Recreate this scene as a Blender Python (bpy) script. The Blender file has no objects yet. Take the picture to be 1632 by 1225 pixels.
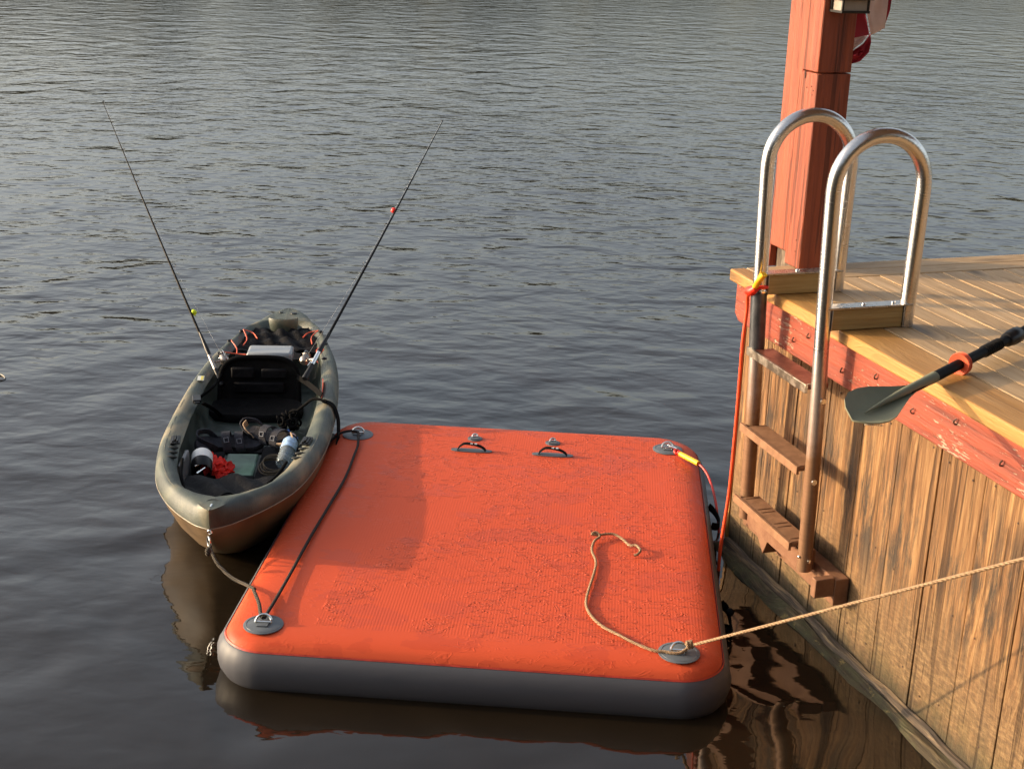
import bpy, math, random
from math import sin, cos, pi, radians
from mathutils import Vector, Matrix
random.seed(7)
C = bpy.context.scene.collection

# ------------------------------------------------------------------ camera
PITCH, ROLL = radians(18.98195), radians(1.80713)
cd = bpy.data.cameras.new('camera'); cam = bpy.data.objects.new('camera', cd); C.objects.link(cam)
fw = Vector((0, cos(PITCH), -sin(PITCH))); r0 = Vector((1, 0, 0)); u0 = Vector((0, sin(PITCH), cos(PITCH)))
rr = cos(ROLL)*r0 + sin(ROLL)*u0; uu = -sin(ROLL)*r0 + cos(ROLL)*u0
cam.matrix_world = Matrix(((rr.x, uu.x, -fw.x, 0), (rr.y, uu.y, -fw.y, 0), (rr.z, uu.z, -fw.z, 2.2), (0, 0, 0, 1)))
cd.sensor_width = 36; cd.lens = 36*2200/1632; cd.clip_end = 800; cd.clip_start = .05
bpy.context.scene.camera = cam

# ------------------------------------------------------------------ sky and sun
SUN_EL, SUN_AZ = radians(14.0), radians(-83.5)      # azimuth from +Y towards +X
w = bpy.data.worlds.new('World'); bpy.context.scene.world = w; w.use_nodes = True
nt = w.node_tree; sky = nt.nodes.new('ShaderNodeTexSky'); sky.sky_type = 'NISHITA'; sky.sun_disc = False
sky.sun_elevation = SUN_EL; sky.sun_rotation = SUN_AZ; sky.air_density = 1.0; sky.dust_density = 5.0; sky.ozone_density = 1.0
bg = nt.nodes['Background']; bg.inputs[1].default_value = .15
hs = nt.nodes.new('ShaderNodeHueSaturation'); hs.inputs['Saturation'].default_value = .55      # hazy, nearly colourless evening sky
nt.links.new(sky.outputs[0], hs.inputs['Color']); nt.links.new(hs.outputs[0], bg.inputs[0])
sl = bpy.data.lights.new('sun', 'SUN'); so = bpy.data.objects.new('sun', sl); C.objects.link(so)
sl.energy = 2.5; sl.angle = radians(.6); sl.color = (1.0, .70, .38)
tosun = Vector((sin(SUN_AZ)*cos(SUN_EL), cos(SUN_AZ)*cos(SUN_EL), sin(SUN_EL)))
so.rotation_mode = 'QUATERNION'; so.rotation_quaternion = tosun.to_track_quat('Z', 'Y'); so.location = (-10, 0, 10)
sc = bpy.context.scene
sc.view_settings.view_transform = 'Standard'; sc.view_settings.look = 'None'; sc.view_settings.exposure = 1.3; sc.view_settings.gamma = 1

# ------------------------------------------------------------------ frames: W world, D dock, K kayak, R raft
FR = {'W': ((0, 0, 0), 0), 'D': ((0, 0, 0), radians(17.7356)), 'K': ((-.975, 4.09, 0), radians(3.5)), 'R': ((-.0375, 4.47, 0), radians(-4.0))}
def fm(f): return Matrix.Translation(FR[f][0]) @ Matrix.Rotation(FR[f][1], 4, 'Z')
def conv(p, a, b): return tuple(fm(b).inverted() @ (fm(a) @ Vector(p)))
OFF = {}
def tag(o, label=None, cat=None, group=None, kind=None):
    if label: o['label'] = label
    if cat: o['category'] = cat
    if group: o['group'] = group
    if kind: o['kind'] = kind
    return o
def thing(name, label, cat, frame='W', loc=(0, 0, 0), group=None):
    o = bpy.data.objects.new(name, None); C.objects.link(o); o.empty_display_size = .1
    o.matrix_world = fm(frame) @ Matrix.Translation(loc)
    OFF[o.name] = loc
    return tag(o, label, cat, group)

class MB:
    def __init__(s): s.v = []; s.f = []; s.mi = []; s.m = 0
    def add(s, vs, fs):
        n = len(s.v); s.isl = getattr(s, 'isl', []) + [(n, len(vs), len(s.f), len(fs))]; s.v += [tuple(p) for p in vs]; s.f += [tuple(i+n for i in f) for f in fs]; s.mi += [s.m]*len(fs); return s
    def box(s, a, b, M=None):
        x0, y0, z0 = a; x1, y1, z1 = b
        vs = [(x0, y0, z0), (x1, y0, z0), (x1, y1, z0), (x0, y1, z0), (x0, y0, z1), (x1, y0, z1), (x1, y1, z1), (x0, y1, z1)]
        if M: vs = [M @ Vector(p) for p in vs]
        return s.add(vs, [(0, 3, 2, 1), (4, 5, 6, 7), (0, 1, 5, 4), (1, 2, 6, 5), (2, 3, 7, 6), (3, 0, 4, 7)])
    def rings(s, rs, cap=True, closed=True):
        n = len(rs[0]); vs = [p for r in rs for p in r]; fs = []
        for i in range(len(rs)-1):
            for j in range(n if closed else n-1):
                k = (j+1) % n
                fs.append((i*n+j, i*n+k, (i+1)*n+k, (i+1)*n+j))
        if cap and closed:
            fs.append(tuple(range(n-1, -1, -1))); fs.append(tuple((len(rs)-1)*n+j for j in range(n)))
        return s.add(vs, fs)
    def tube(s, pts, r, n=10, sub=1, cap=True, flat=1.0):
        pts = [Vector(p) for p in pts]
        if sub > 1: pts, r = smooth(pts, sub, r)
        if not isinstance(r, (list, tuple)): r = [r]*len(pts)
        rs = []; up = None
        for i, p in enumerate(pts):
            t = (pts[min(i+1, len(pts)-1)] - pts[max(i-1, 0)]).normalized()
            if up is None:
                up = Vector((0, 0, 1)) if abs(t.z) < .9 else Vector((1, 0, 0))
            a = t.cross(up).normalized(); b = a.cross(t).normalized(); up = b
            rs.append([p + r[i]*(cos(2*pi*k/n)*a + flat*sin(2*pi*k/n)*b) for k in range(n)])
        return s.rings(rs, cap)
    def lathe(s, prof, c=(0, 0, 0), axis=(0, 0, 1), n=24, cap=True):
        ax = Vector(axis).normalized(); a = ax.orthogonal().normalized(); b = ax.cross(a); c = Vector(c)
        return s.rings([[c + ax*z + r*(cos(2*pi*k/n)*a + sin(2*pi*k/n)*b) for k in range(n)] for r, z in prof], cap)
    def ball(s, c, r, n=16, m=10, M=None):
        if not isinstance(r, (list, tuple)): r = (r, r, r)
        rs = []
        for i in range(m+1):
            th = pi*max(.02, min(.98, i/m)); 
            ring = [Vector((sin(th)*cos(2*pi*k/n)*r[0], sin(th)*sin(2*pi*k/n)*r[1], -cos(th)*r[2])) for k in range(n)]
            if M: ring = [M @ p for p in ring]
            rs.append([p + Vector(c) for p in ring])
        return s.rings(rs)
    def ribbon(s, pts, w, th, side=None, sub=1):
        pts = [Vector(p) for p in pts]
        if sub > 1: pts, _ = smooth(pts, sub, 1)
        rs = []
        for i, p in enumerate(pts):
            t = (pts[min(i+1, len(pts)-1)] - pts[max(i-1, 0)]).normalized()
            sd = Vector(side) if side else t.cross(Vector((0, 0, 1)))
            sd = (sd - t*sd.dot(t)).normalized(); nn = sd.cross(t).normalized()
            rs.append([p+sd*w/2+nn*th/2, p-sd*w/2+nn*th/2, p-sd*w/2-nn*th/2, p+sd*w/2-nn*th/2])
        return s.rings(rs)
    def prism(s, poly, z0, z1, M=None):
        n = len(poly)
        a = [(x, y, z0) for x, y in poly]; b = [(x, y, z1) for x, y in poly]
        if M: a = [M @ Vector(p) for p in a]; b = [M @ Vector(p) for p in b]
        return s.rings([a, b])
    def torus(s, c, R, r, axis=(0, 0, 1), n=24, m=8, sq=(1, 1)):
        ax = Vector(axis).normalized(); a = ax.orthogonal().normalized(); b = ax.cross(a); c = Vector(c); rs = []
        for i in range(n+1):
            d = cos(2*pi*i/n)*a*sq[0] + sin(2*pi*i/n)*b*sq[1]
            rs.append([c + d*R + r*(cos(2*pi*k/m)*d.normalized() + sin(2*pi*k/m)*ax) for k in range(m)])
        return s.rings(rs, cap=False)

def smooth(pts, sub, r=1):
    rl = r if isinstance(r, (list, tuple)) else [r]*len(pts)
    P = [2*pts[0]-pts[1]] + list(pts) + [2*pts[-1]-pts[-2]]; out = []; ro = []
    for i in range(1, len(P)-2):
        for k in range(sub):
            t = k/sub
            out.append(.5*((2*P[i]) + (P[i+1]-P[i-1])*t + (2*P[i-1]-5*P[i]+4*P[i+1]-P[i+2])*t*t + (3*P[i]-P[i-1]-3*P[i+1]+P[i+2])*t**3))
            ro.append(rl[i-1]*(1-t) + rl[i]*t)
    out.append(P[-2]); ro.append(rl[-1])
    return out, ro

def build(mb, name, mats, parent=None, frame='W', loc=(0, 0, 0), smoothang=40, bevel=0, label=None, subd=0):
    """mesh coordinates are written in the frame; loc is the object's base there"""
    if parent is not None: loc = OFF[parent.name]
    me = bpy.data.meshes.new(name)
    me.from_pydata([(p[0]-loc[0], p[1]-loc[1], p[2]-loc[2]) for p in mb.v], [], mb.f)
    if not isinstance(mats, (list, tuple)): mats = [mats]
    for m in mats: me.materials.append(m)
    me.polygons.foreach_set('material_index', mb.mi)
    me.polygons.foreach_set('use_smooth', [True]*len(me.polygons)); me.update()
    import bmesh
    b = bmesh.new(); b.from_mesh(me); bmesh.ops.recalc_face_normals(b, faces=b.faces); b.to_mesh(me); b.free()
    me.set_sharp_from_angle(angle=radians(smoothang))
    o = bpy.data.objects.new(name, me); C.objects.link(o); OFF[o.name] = loc
    if parent is not None: o.parent = parent
    else: o.matrix_world = fm(frame) @ Matrix.Translation(loc)
    if bevel:
        m = o.modifiers.new('bevel', 'BEVEL'); m.width = bevel; m.segments = 2; m.limit_method = 'ANGLE'; m.angle_limit = radians(35)
    if subd:
        m = o.modifiers.new('subd', 'SUBSURF'); m.levels = subd; m.render_levels = subd
    if label: o['label'] = label
    return o

# ------------------------------------------------------------------ materials
def pieces(mb, name, mats, parent, **kw):
    """every loose piece of the builder becomes a part of its own"""
    out = []
    for n, nv, f, nf in mb.isl:
        q = MB(); q.v = mb.v[n:n+nv]; q.f = [tuple(i-n for i in t) for t in mb.f[f:f+nf]]; q.mi = mb.mi[f:f+nf]
        out.append(build(q, name, mats, parent, **kw))
    return out
class NT:
    def __init__(s, name):
        s.m = bpy.data.materials.new(name); s.m.use_nodes = True; s.t = s.m.node_tree; s.b = s.t.nodes['Principled BSDF']
    def n(s, typ, **kw):
        nd = s.t.nodes.new('ShaderNode'+typ)
        for k, v in kw.items():
            if k.startswith('i_'):
                key = k[2:]; key = int(key) if key.isdigit() else key.replace('_', ' ')
                s.set(nd.inputs[key], v)
            else: setattr(nd, k, v)
        return nd
    def set(s, inp, v):
        if isinstance(v, bpy.types.NodeSocket): s.t.links.new(v, inp)
        elif isinstance(v, bpy.types.Node): s.t.links.new(v.outputs[0], inp)
        else:
            if isinstance(v, (tuple, list)) and len(v) == 3 and inp.type == 'RGBA': v = (*v, 1)
            inp.default_value = v
    def p(s, **kw):
        for k, v in kw.items(): s.set(s.b.inputs[k.replace('_', ' ')], v)
        return s
    def co(s, scale=(1, 1, 1), obj=True, rot=(0, 0, 0), loc=(0, 0, 0)):
        t = s.n('TexCoord'); mp = s.n('Mapping'); s.t.links.new(t.outputs['Object'], mp.inputs[0])
        mp.inputs['Scale'].default_value = scale; mp.inputs['Rotation'].default_value = rot; mp.inputs['Location'].default_value = loc
        return mp.outputs[0]
    def noise(s, co, scale=5, detail=4, rough=.5, dist=0):
        nd = s.n('TexNoise'); s.set(nd.inputs['Vector'], co); nd.inputs['Scale'].default_value = scale
        nd.inputs['Detail'].default_value = detail; nd.inputs['Roughness'].default_value = rough; nd.inputs['Distortion'].default_value = dist
        return nd.outputs[0]
    def ramp(s, fac, stops):
        nd = s.n('ValToRGB'); s.set(nd.inputs[0], fac); e = nd.color_ramp.elements
        while len(e) < len(stops): e.new(.5)
        for i, (pos, col) in enumerate(stops):
            e[i].position = pos; e[i].color = (*col, 1) if isinstance(col, tuple) else (col, col, col, 1)
        return nd.outputs[0]
    def mix(s, fac, a, b, mode='MIX'):
        nd = s.n('Mix'); nd.data_type = 'RGBA'; nd.blend_type = mode
        s.set(nd.inputs[0], fac); s.set(nd.inputs[6], a); s.set(nd.inputs[7], b); return nd.outputs[2]
    def math(s, op, a, b=0.0, c=None):
        nd = s.n('Math', operation=op); s.set(nd.inputs[0], a); s.set(nd.inputs[1], b)
        if c is not None: s.set(nd.inputs[2], c)
        return nd.outputs[0]
    def xyz(s, co):
        nd = s.n('SeparateXYZ'); s.set(nd.inputs[0], co); return nd.outputs
    def bump(s, h, dist=.01, strength=1, nrm=None):
        nd = s.n('Bump'); s.set(nd.inputs['Height'], h); nd.inputs['Distance'].default_value = dist; s.set(nd.inputs['Strength'], strength)
        if nrm is not None: s.set(nd.inputs['Normal'], nrm)
        return nd.outputs[0]
    def maprange(s, v, a, b, c=0., d=1.):
        nd = s.n('MapRange'); s.set(nd.inputs[0], v)
        for i, x in enumerate((a, b, c, d)): nd.inputs[i+1].default_value = x
        return nd.outputs[0]

def simple(name, col, rough=.5, metal=0., nscale=30, nvar=.25, bump=.0, spec=.5, ior=1.5):
    s = NT(name); c = s.co()
    n = s.noise(c, nscale, 5, .6)
    s.p(Base_Color=s.mix(s.ramp(n, [(.35, 0.), (.65, 1.)]), tuple(x*(1-nvar) for x in col), tuple(min(1, x*(1+nvar)) for x in col)),
        Roughness=s.maprange(n, .3, .7, max(.02, rough-.08), min(1, rough+.08)), Metallic=metal)
    s.b.inputs['Specular IOR Level'].default_value = spec; s.b.inputs['IOR'].default_value = ior
    if bump: s.p(Normal=s.bump(n, bump))
    return s.m

def wood(name, c1, c2, c3, grain='y', rough=.7, stains=None, knots=True, island=.3, peel=None, gs=1.0, bump=.002, rng=(.33, .5, .66), crack=0):
    """long grain along one local axis, tone differs from board to board"""
    s = NT(name); g = {'x': (.8, 16, 16), 'y': (16, .8, 16), 'z': (16, 16, .7)}[grain]
    isl = s.n('NewGeometry').outputs['Random Per Island']
    c0 = s.co((1, 1, 1)); off = s.n('CombineXYZ'); s.set(off.inputs[0], s.math('MULTIPLY', isl, 37.)); s.set(off.inputs[1], s.math('MULTIPLY', isl, 53.)); s.set(off.inputs[2], s.math('MULTIPLY', isl, 19.))
    va = s.n('VectorMath', operation='ADD'); s.set(va.inputs[0], c0); s.set(va.inputs[1], off)
    # knots bend the grain
    kv = s.n('TexVoronoi'); mk = s.n('Mapping'); s.set(mk.inputs[0], va.outputs[0]); mk.inputs['Scale'].default_value = {'x': (2, 7, 7), 'y': (7, 2, 7), 'z': (7, 7, 2)}[grain]
    s.set(kv.inputs['Vector'], mk.outputs[0]); kv.inputs['Scale'].default_value = .75; kv.inputs['Randomness'].default_value = 1
    kd = kv.outputs['Distance']
    mp = s.n('Mapping'); s.set(mp.inputs[0], va.outputs[0]); mp.inputs['Scale'].default_value = tuple(v*gs for v in g)
    kk = s.ramp(kd, [(.0, 1.), (.35, 0.)]) 
    vk = s.n('VectorMath', operation='ADD'); s.set(vk.inputs[0], mp.outputs[0])
    ck = s.n('CombineXYZ'); km = s.math('MULTIPLY', kk, .7 if knots else 0.)
    for i in range(3): s.set(ck.inputs[i], km)
    s.set(vk.inputs[1], ck)
    n1 = s.noise(vk.outputs[0], 2.2, 6, .6, .25); n2 = s.noise(vk.outputs[0], 9, 4, .6, .2)
    gr = s.math('ADD', s.math('MULTIPLY', n1, .65), s.math('MULTIPLY', n2, .35))
    col = s.ramp(gr, [(rng[0], c1), (rng[1], c2), (rng[2], c3)])
    col = s.mix(s.math('MULTIPLY', isl, island), col, tuple(x*.55 for x in c2))
    if knots:
        col = s.mix(s.ramp(kd, [(.05, .75), (.16, 0.)]), col, tuple(x*.22 for x in c1))
    if stains: col = stains(s, col, c0, isl)
    if crack:
        cn = s.noise(s.co({'x': (.7, 26, 26), 'y': (26, .7, 26), 'z': (26, 26, .7)}[grain]), 1.6, 3, .6, .15)
        col = s.mix(s.math('MULTIPLY', s.ramp(cn, [(.60, 0.), (.625, 1.)]), crack), col, tuple(x*.2 for x in c1)); gr = s.math('SUBTRACT', gr, s.math('MULTIPLY', s.ramp(cn, [(.60, 0.), (.625, 1.)]), .35))
    rg = s.maprange(gr, .3, .7, rough+.1, rough-.12); h = gr
    if peel:
        pn = s.noise(s.co({'x': (.9, 5, 5), 'y': (5, .9, 5), 'z': (5, 5, .9)}[grain]), 24, 5, .7)
        pm = s.noise(c0, 2.6, 2); mk2 = s.ramp(s.math('ADD', s.math('MULTIPLY', pn, .8), s.math('MULTIPLY', pm, peel[1])), [(.665, 0.), (.68, 1.)])
        col = s.mix(mk2, col, peel[0]); h = s.math('SUBTRACT', gr, s.math('MULTIPLY', mk2, .4))
    s.p(Base_Color=col, Roughness=rg, Normal=s.bump(h, bump*2.2))
    return s.m

def wall_stains(s, col, c0, isl):
    z = s.xyz(c0)[2]
    big = s.noise(s.co((2.2, 2.2, .9)), 2.2, 4, .6)
    # black mildew streaks at mid height
    st = s.noise(s.co((9, 9, 1.3)), 2.4, 7, .78)
    band = s.math('MULTIPLY', s.maprange(z, .1, .42), s.maprange(z, .92, .6))
    m = s.math('MULTIPLY', s.ramp(s.math('ADD', s.math('MULTIPLY', st, .75), s.math('MULTIPLY', big, .4)), [(.55, 0.), (.65, .93)]), band)
    col = s.mix(m, col, (.028, .019, .011))
    # tide zone: pale dirty scum, fine crosswise scratches
    fz = s.noise(s.co((8, 8, 22), rot=(.5, 0, 0)), 4, 6, .75)
    low = s.math('MULTIPLY', s.maprange(s.math('ADD', z, s.math('MULTIPLY', s.math('SUBTRACT', big, .5), .35)), .42, .2), 1.)
    tide = s.ramp(fz, [(.38, (.060, .035, .014)), (.52, (.14, .084, .036)), (.66, (.235, .152, .070))])
    col = s.mix(s.math('MULTIPLY', low, .8), col, tide)
    alg = s.math('MULTIPLY', s.maprange(z, .2, .0), s.ramp(s.noise(c0, 9, 5, .7), [(.4, 0.), (.6, .75)]))
    col = s.mix(alg, col, (.05, .045, .012))
    return s.mix(s.math('MULTIPLY', s.maprange(s.math('ADD', z, s.math('MULTIPLY', big, .06)), .13, .06), .75), col, (.022, .018, .010))

DECKW = wood('pine_decking', (.27, .17, .08), (.44, .295, .155), (.54, .385, .22), 'y', .62, island=.5, gs=.9)
DECKX = wood('pine_trim', (.27, .175, .085), (.41, .28, .15), (.49, .35, .205), 'x', .65, island=.4)
EDGEW = wood('yellow_pine_edge', (.28, .135, .033), (.36, .185, .048), (.43, .235, .07), 'y', .55, island=.12)
WALLW = wood('bulkhead_planks', (.080, .036, .013), (.205, .098, .032), (.36, .205, .080), 'z', .8, stains=wall_stains, island=.5, bump=.004, gs=1.7, rng=(.38, .5, .61), crack=.55)
REDW = wood('red_painted_fascia', (.10, .018, .009), (.235, .042, .019), (.29, .058, .026), 'y', .55, knots=False, island=.1, peel=((.38, .27, .19), .37))
POSTW = wood('orange_painted_timber', (.14, .028, .012), (.25, .052, .019), (.31, .070, .025), 'z', .6, knots=False, island=.12, bump=.005, gs=.8, crack=.55)
BLOCKW = wood('cut_pine_block', (.26, .15, .048), (.38, .245, .085), (.46, .32, .13), 'x', .6, island=.05)
def log_st(s, col, c0, isl):
    m = s.ramp(s.noise(c0, 7, 6, .7), [(.42, 0.), (.6, .85)])
    col = s.mix(m, col, (.05, .052, .018))
    y = s.ramp(s.noise(c0, 22, 4, .7), [(.6, 0.), (.7, .7)])
    return s.mix(y, col, (.33, .24, .07))
LOGW = wood('mossy_waler', (.012, .009, .005), (.045, .031, .013), (.20, .145, .07), 'y', .8, stains=log_st, island=.2, bump=.01)

def steel():
    s = NT('stained_stainless'); c = s.co(); z = s.xyz(c)[2]
    n = s.noise(s.co((3, 3, 30)), 6, 5, .6); n2 = s.noise(c, 14, 4, .6)
    st = s.maprange(s.math('ADD', z, s.math('MULTIPLY', s.math('SUBTRACT', n2, .5), .25)), .80, .42)
    stn = s.math('MULTIPLY', st, .96)
    col = s.mix(stn, (.66, .63, .60), s.mix(n, (.15, .072, .030), (.27, .145, .068)))
    s.p(Base_Color=col, Metallic=s.maprange(stn, 0, 1, 1., .45), Roughness=s.math('ADD', s.maprange(stn, 0, 1, .22, .5), s.math('MULTIPLY', n, .08)), Normal=s.bump(n, .0006))
    return s.m
STEEL = steel()
def rungm(name, a, b, rg, mt):
    s = NT(name); n = s.noise(s.co(), 18, 6, .7)
    s.p(Base_Color=s.mix(s.ramp(n, [(.4, 0.), (.6, 1.)]), a, b), Roughness=rg, Metallic=mt, Normal=s.bump(n, .002)); return s.m
RUNGT = rungm('rung_red_film', (.12, .036, .022), (.22, .09, .06), .35, .5)
RUNGM = rungm('rung_metal', (.5, .43, .34), (.15, .12, .09), .35, .8)
RUNGB = rungm('rung_brown_slime', (.17, .08, .035), (.24, .12, .057), .7, 0)
BRACK = rungm('bracket_brown', (.15, .064, .029), (.20, .095, .046), .75, 0)
DARKST = simple('dark_tube_metal', (.09, .095, .10), .35, .6)
BLACK = simple('black_webbing', (.006, .006, .0065), .85, bump=.001, nscale=200, spec=.5, ior=1.12)
BLACKG = simple('black_plastic', (.008, .008, .009), .4, spec=.3)
CHROME = simple('bright_steel', (.78, .78, .76), .2, 1., nvar=.1)
GUNMET = simple('reel_metal', (.35, .30, .26), .28, .9)
ORCORD = simple('orange_cord', (.62, .09, .035), .55)
YELLOW = simple('yellow_sleeve', (.85, .45, .02), .5, nvar=.1)
REDTIE = simple('red_tie', (.75, .03, .01), .45)
CABLE = simple('orange_red_cable', (.72, .075, .02), .4, nvar=.1)
FLAGR = simple('flag_red', (.30, .008, .03), .75, nvar=.1); FLAGW = simple('flag_white', (.78, .66, .68), .75, nvar=.05)

def ropemat(name, a, b, sc=90):
    s = NT(name); c = s.co(); wv = s.n('TexWave', wave_type='BANDS', bands_direction='DIAGONAL'); s.set(wv.inputs[0], c)
    wv.inputs['Scale'].default_value = sc; wv.inputs['Distortion'].default_value = 1.5
    s.p(Base_Color=s.mix(wv.outputs[0], a, b), Roughness=.85, Normal=s.bump(wv.outputs[0], .003)); return s.m
TAN = ropemat('tan_rope', (.27, .17, .09), (.50, .33, .19)); 
LOOPM = simple('grey_loop', (.16, .16, .15), .5)
DKROPE = ropemat('dark_braid', (.012, .010, .008), (.09, .07, .045), 60); BLKROPE = ropemat('black_cord', (.006, .005, .005), (.016, .012, .011))

def raft_top():
    s = NT('orange_dropstitch'); s.b.inputs['IOR'].default_value = 1.25; c = s.co(); x, y, z = s.xyz(c)
    # fine ribs of the grip pad, running along the raft
    ribs = s.math('SINE', s.math('MULTIPLY', x, 2*pi/.0095))
    wob = s.math('MULTIPLY', s.math('SUBTRACT', s.noise(c, 6, 2), .5), .0)
    inx = s.math('MULTIPLY', s.maprange(x, -.475, -.47), s.maprange(x, .70, .69)); iny = s.math('MULTIPLY', s.maprange(y, -.84, -.83), s.maprange(y, .90, .885))
    pad = s.math('MULTIPLY', inx, iny)
    r_h = s.math('MULTIPLY', s.math('MULTIPLY', ribs, .00011), pad)
    # crease worms and beads of water
    n1 = s.noise(s.co((1, 2.0, 1)), 19, 1, .5, 1.1); worm = s.ramp(n1, [(.555, 0.), (.575, 1.), (.61, 1.), (.63, .0)])
    pat = s.ramp(s.noise(c, 2.6, 3), [(.40, 0.), (.5, 1.)])
    vo = s.n('TexVoronoi'); s.set(vo.inputs[0], c); vo.inputs['Scale'].default_value = 66
    drop = s.ramp(vo.outputs['Distance'], [(.12, 1.), (.3, 0.)])
    rnd = s.xyz(vo.outputs['Color'])[0]; sel = s.math('GREATER_THAN', rnd, .72)
    patd = s.ramp(s.noise(c, 5.5, 4, .6), [(.49, 0.), (.57, 1.)])
    dr = s.math('MULTIPLY', s.math('MULTIPLY', drop, sel), patd)
    n3 = s.noise(s.co((1.2, 2.2, 1)), 48, 3, .6, .3); sm = s.math('MULTIPLY', s.ramp(n3, [(.545, 0.), (.59, 1.)]), patd)
    wet = s.math('MULTIPLY', pat, worm)
    hh = s.math('ADD', r_h, s.math('ADD', s.math('MULTIPLY', wet, .0030), s.math('ADD', s.math('MULTIPLY', dr, .0022), s.math('MULTIPLY', sm, .0002))))
    soft = s.math('MULTIPLY', s.noise(c, 3, 2), .001)
    anyw = s.math('MAXIMUM', s.math('MAXIMUM', wet, dr), sm)
    edge_ = s.math('ADD', s.math('MULTIPLY', pad, .85), .15); hh = s.math('ADD', r_h, s.math('MULTIPLY', s.math('SUBTRACT', hh, r_h), edge_))
    pud = s.ramp(s.noise(s.co((1, 1.5, 1), loc=(3, 1, 0)), 4.5, 4, .55), [(.56, 0.), (.575, 1.)])
    basec = s.mix(s.noise(c, 2, 3), (.51, .073, .028), (.56, .086, .034))
    basec = s.mix(s.math('MULTIPLY', pud, .5), basec, (.43, .060, .026))
    s.p(Base_Color=s.mix(s.math('MULTIPLY', pad, .18), basec, (.47, .073, .032)), Roughness=s.math('SUBTRACT', s.math('SUBTRACT', .55, s.math('MULTIPLY', anyw, .15)), s.math('MULTIPLY', pud, .12)),
        Normal=s.bump(s.math('ADD', hh, soft), 1.0))
    s.b.inputs['Specular IOR Level'].default_value = .35
    return s.m
RAFTO = raft_top()
def raft_side():
    s = NT('grey_pvc'); n = s.noise(s.co((1, 1, 2.5)), 5, 2, .5)
    s.p(Base_Color=s.mix(n, (.046, .049, .060), (.058, .060, .072)), Roughness=.55, Normal=s.bump(n, .0015)); return s.m
RAFTS = raft_side()
PATCH = simple('grey_patch', (.09, .105, .12), .5, nvar=.12)

def kayakm():
    s = NT('camo_plastic'); c = s.co((1, .55, 1)); n = s.noise(c, 3.2, 3, .5, 1.6); n2 = s.noise(c, 7, 2, .5, .8)
    col = s.ramp(n, [(.40, (.024, .034, .030)), (.5, (.066, .078, .060)), (.60, (.17, .148, .095))])
    col = s.mix(s.ramp(n2, [(.5, 0.), (.62, .5)]), col, (.045, .057, .048))
    f = s.noise(s.co(), 160, 3); sc_ = s.noise(s.co((40, 3, 3)), 6, 4, .7)
    s.p(Base_Color=col, Roughness=s.maprange(sc_, .3, .7, .46, .62), Normal=s.bump(f, .0007)); return s.m
KAY = kayakm()
HULLM = simple('tan_hull', (.16, .105, .055), .42, nscale=5, nvar=.25)
FLOORM = simple('green_floor', (.026, .036, .029), .45, nscale=12, nvar=.4)
SEATM = simple('black_seat_fabric', (.007, .007, .0075), .7, nscale=25, bump=.004, ior=1.14)
MESHM = simple('black_mesh', (.009, .009, .0105), .6, nscale=14, bump=.01, ior=1.14)
COOLT = simple('grey_lid', (.24, .26, .28), .35, nscale=9, nvar=.1); COOLB = simple('grey_cooler_body', (.06, .055, .055), .5)
SAND = simple('dark_sandal', (.035, .036, .045), .7, nscale=60, bump=.002, ior=1.2); SOLE = simple('sandal_sole', (.02, .02, .024), .8, ior=1.15)
SANDT = simple('tan_lining', (.42, .29, .18), .7)
WHITE = simple('white_plastic', (.72, .72, .70), .4, nvar=.04); REDC = simple('red_cloth', (.70, .022, .012), .7, nscale=20, bump=.02)
BLUE = simple('blue_cloth', (.012, .07, .26), .6); GREENT = simple('pale_green_tray', (.16, .27, .20), .35, nscale=10, nvar=.35)
PADG = simple('grey_green_blade', (.175, .18, .125), .6, ior=1.22, nscale=6, nvar=.12, bump=.0005); SHAFT = simple('black_carbon_shaft', (.005, .005, .006), .6, ior=1.2)
LBRONZE = simple('dark_bronze', (.022, .018, .016), .4, .3); LGLASS = simple('frosted_glass', (.30, .26, .22), .35, nvar=.05)
LIME = simple('lime_float', (.62, .75, .01), .4, nvar=.05); REDF = simple('red_float', (.80, .03, .015), .4, nvar=.05)

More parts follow.
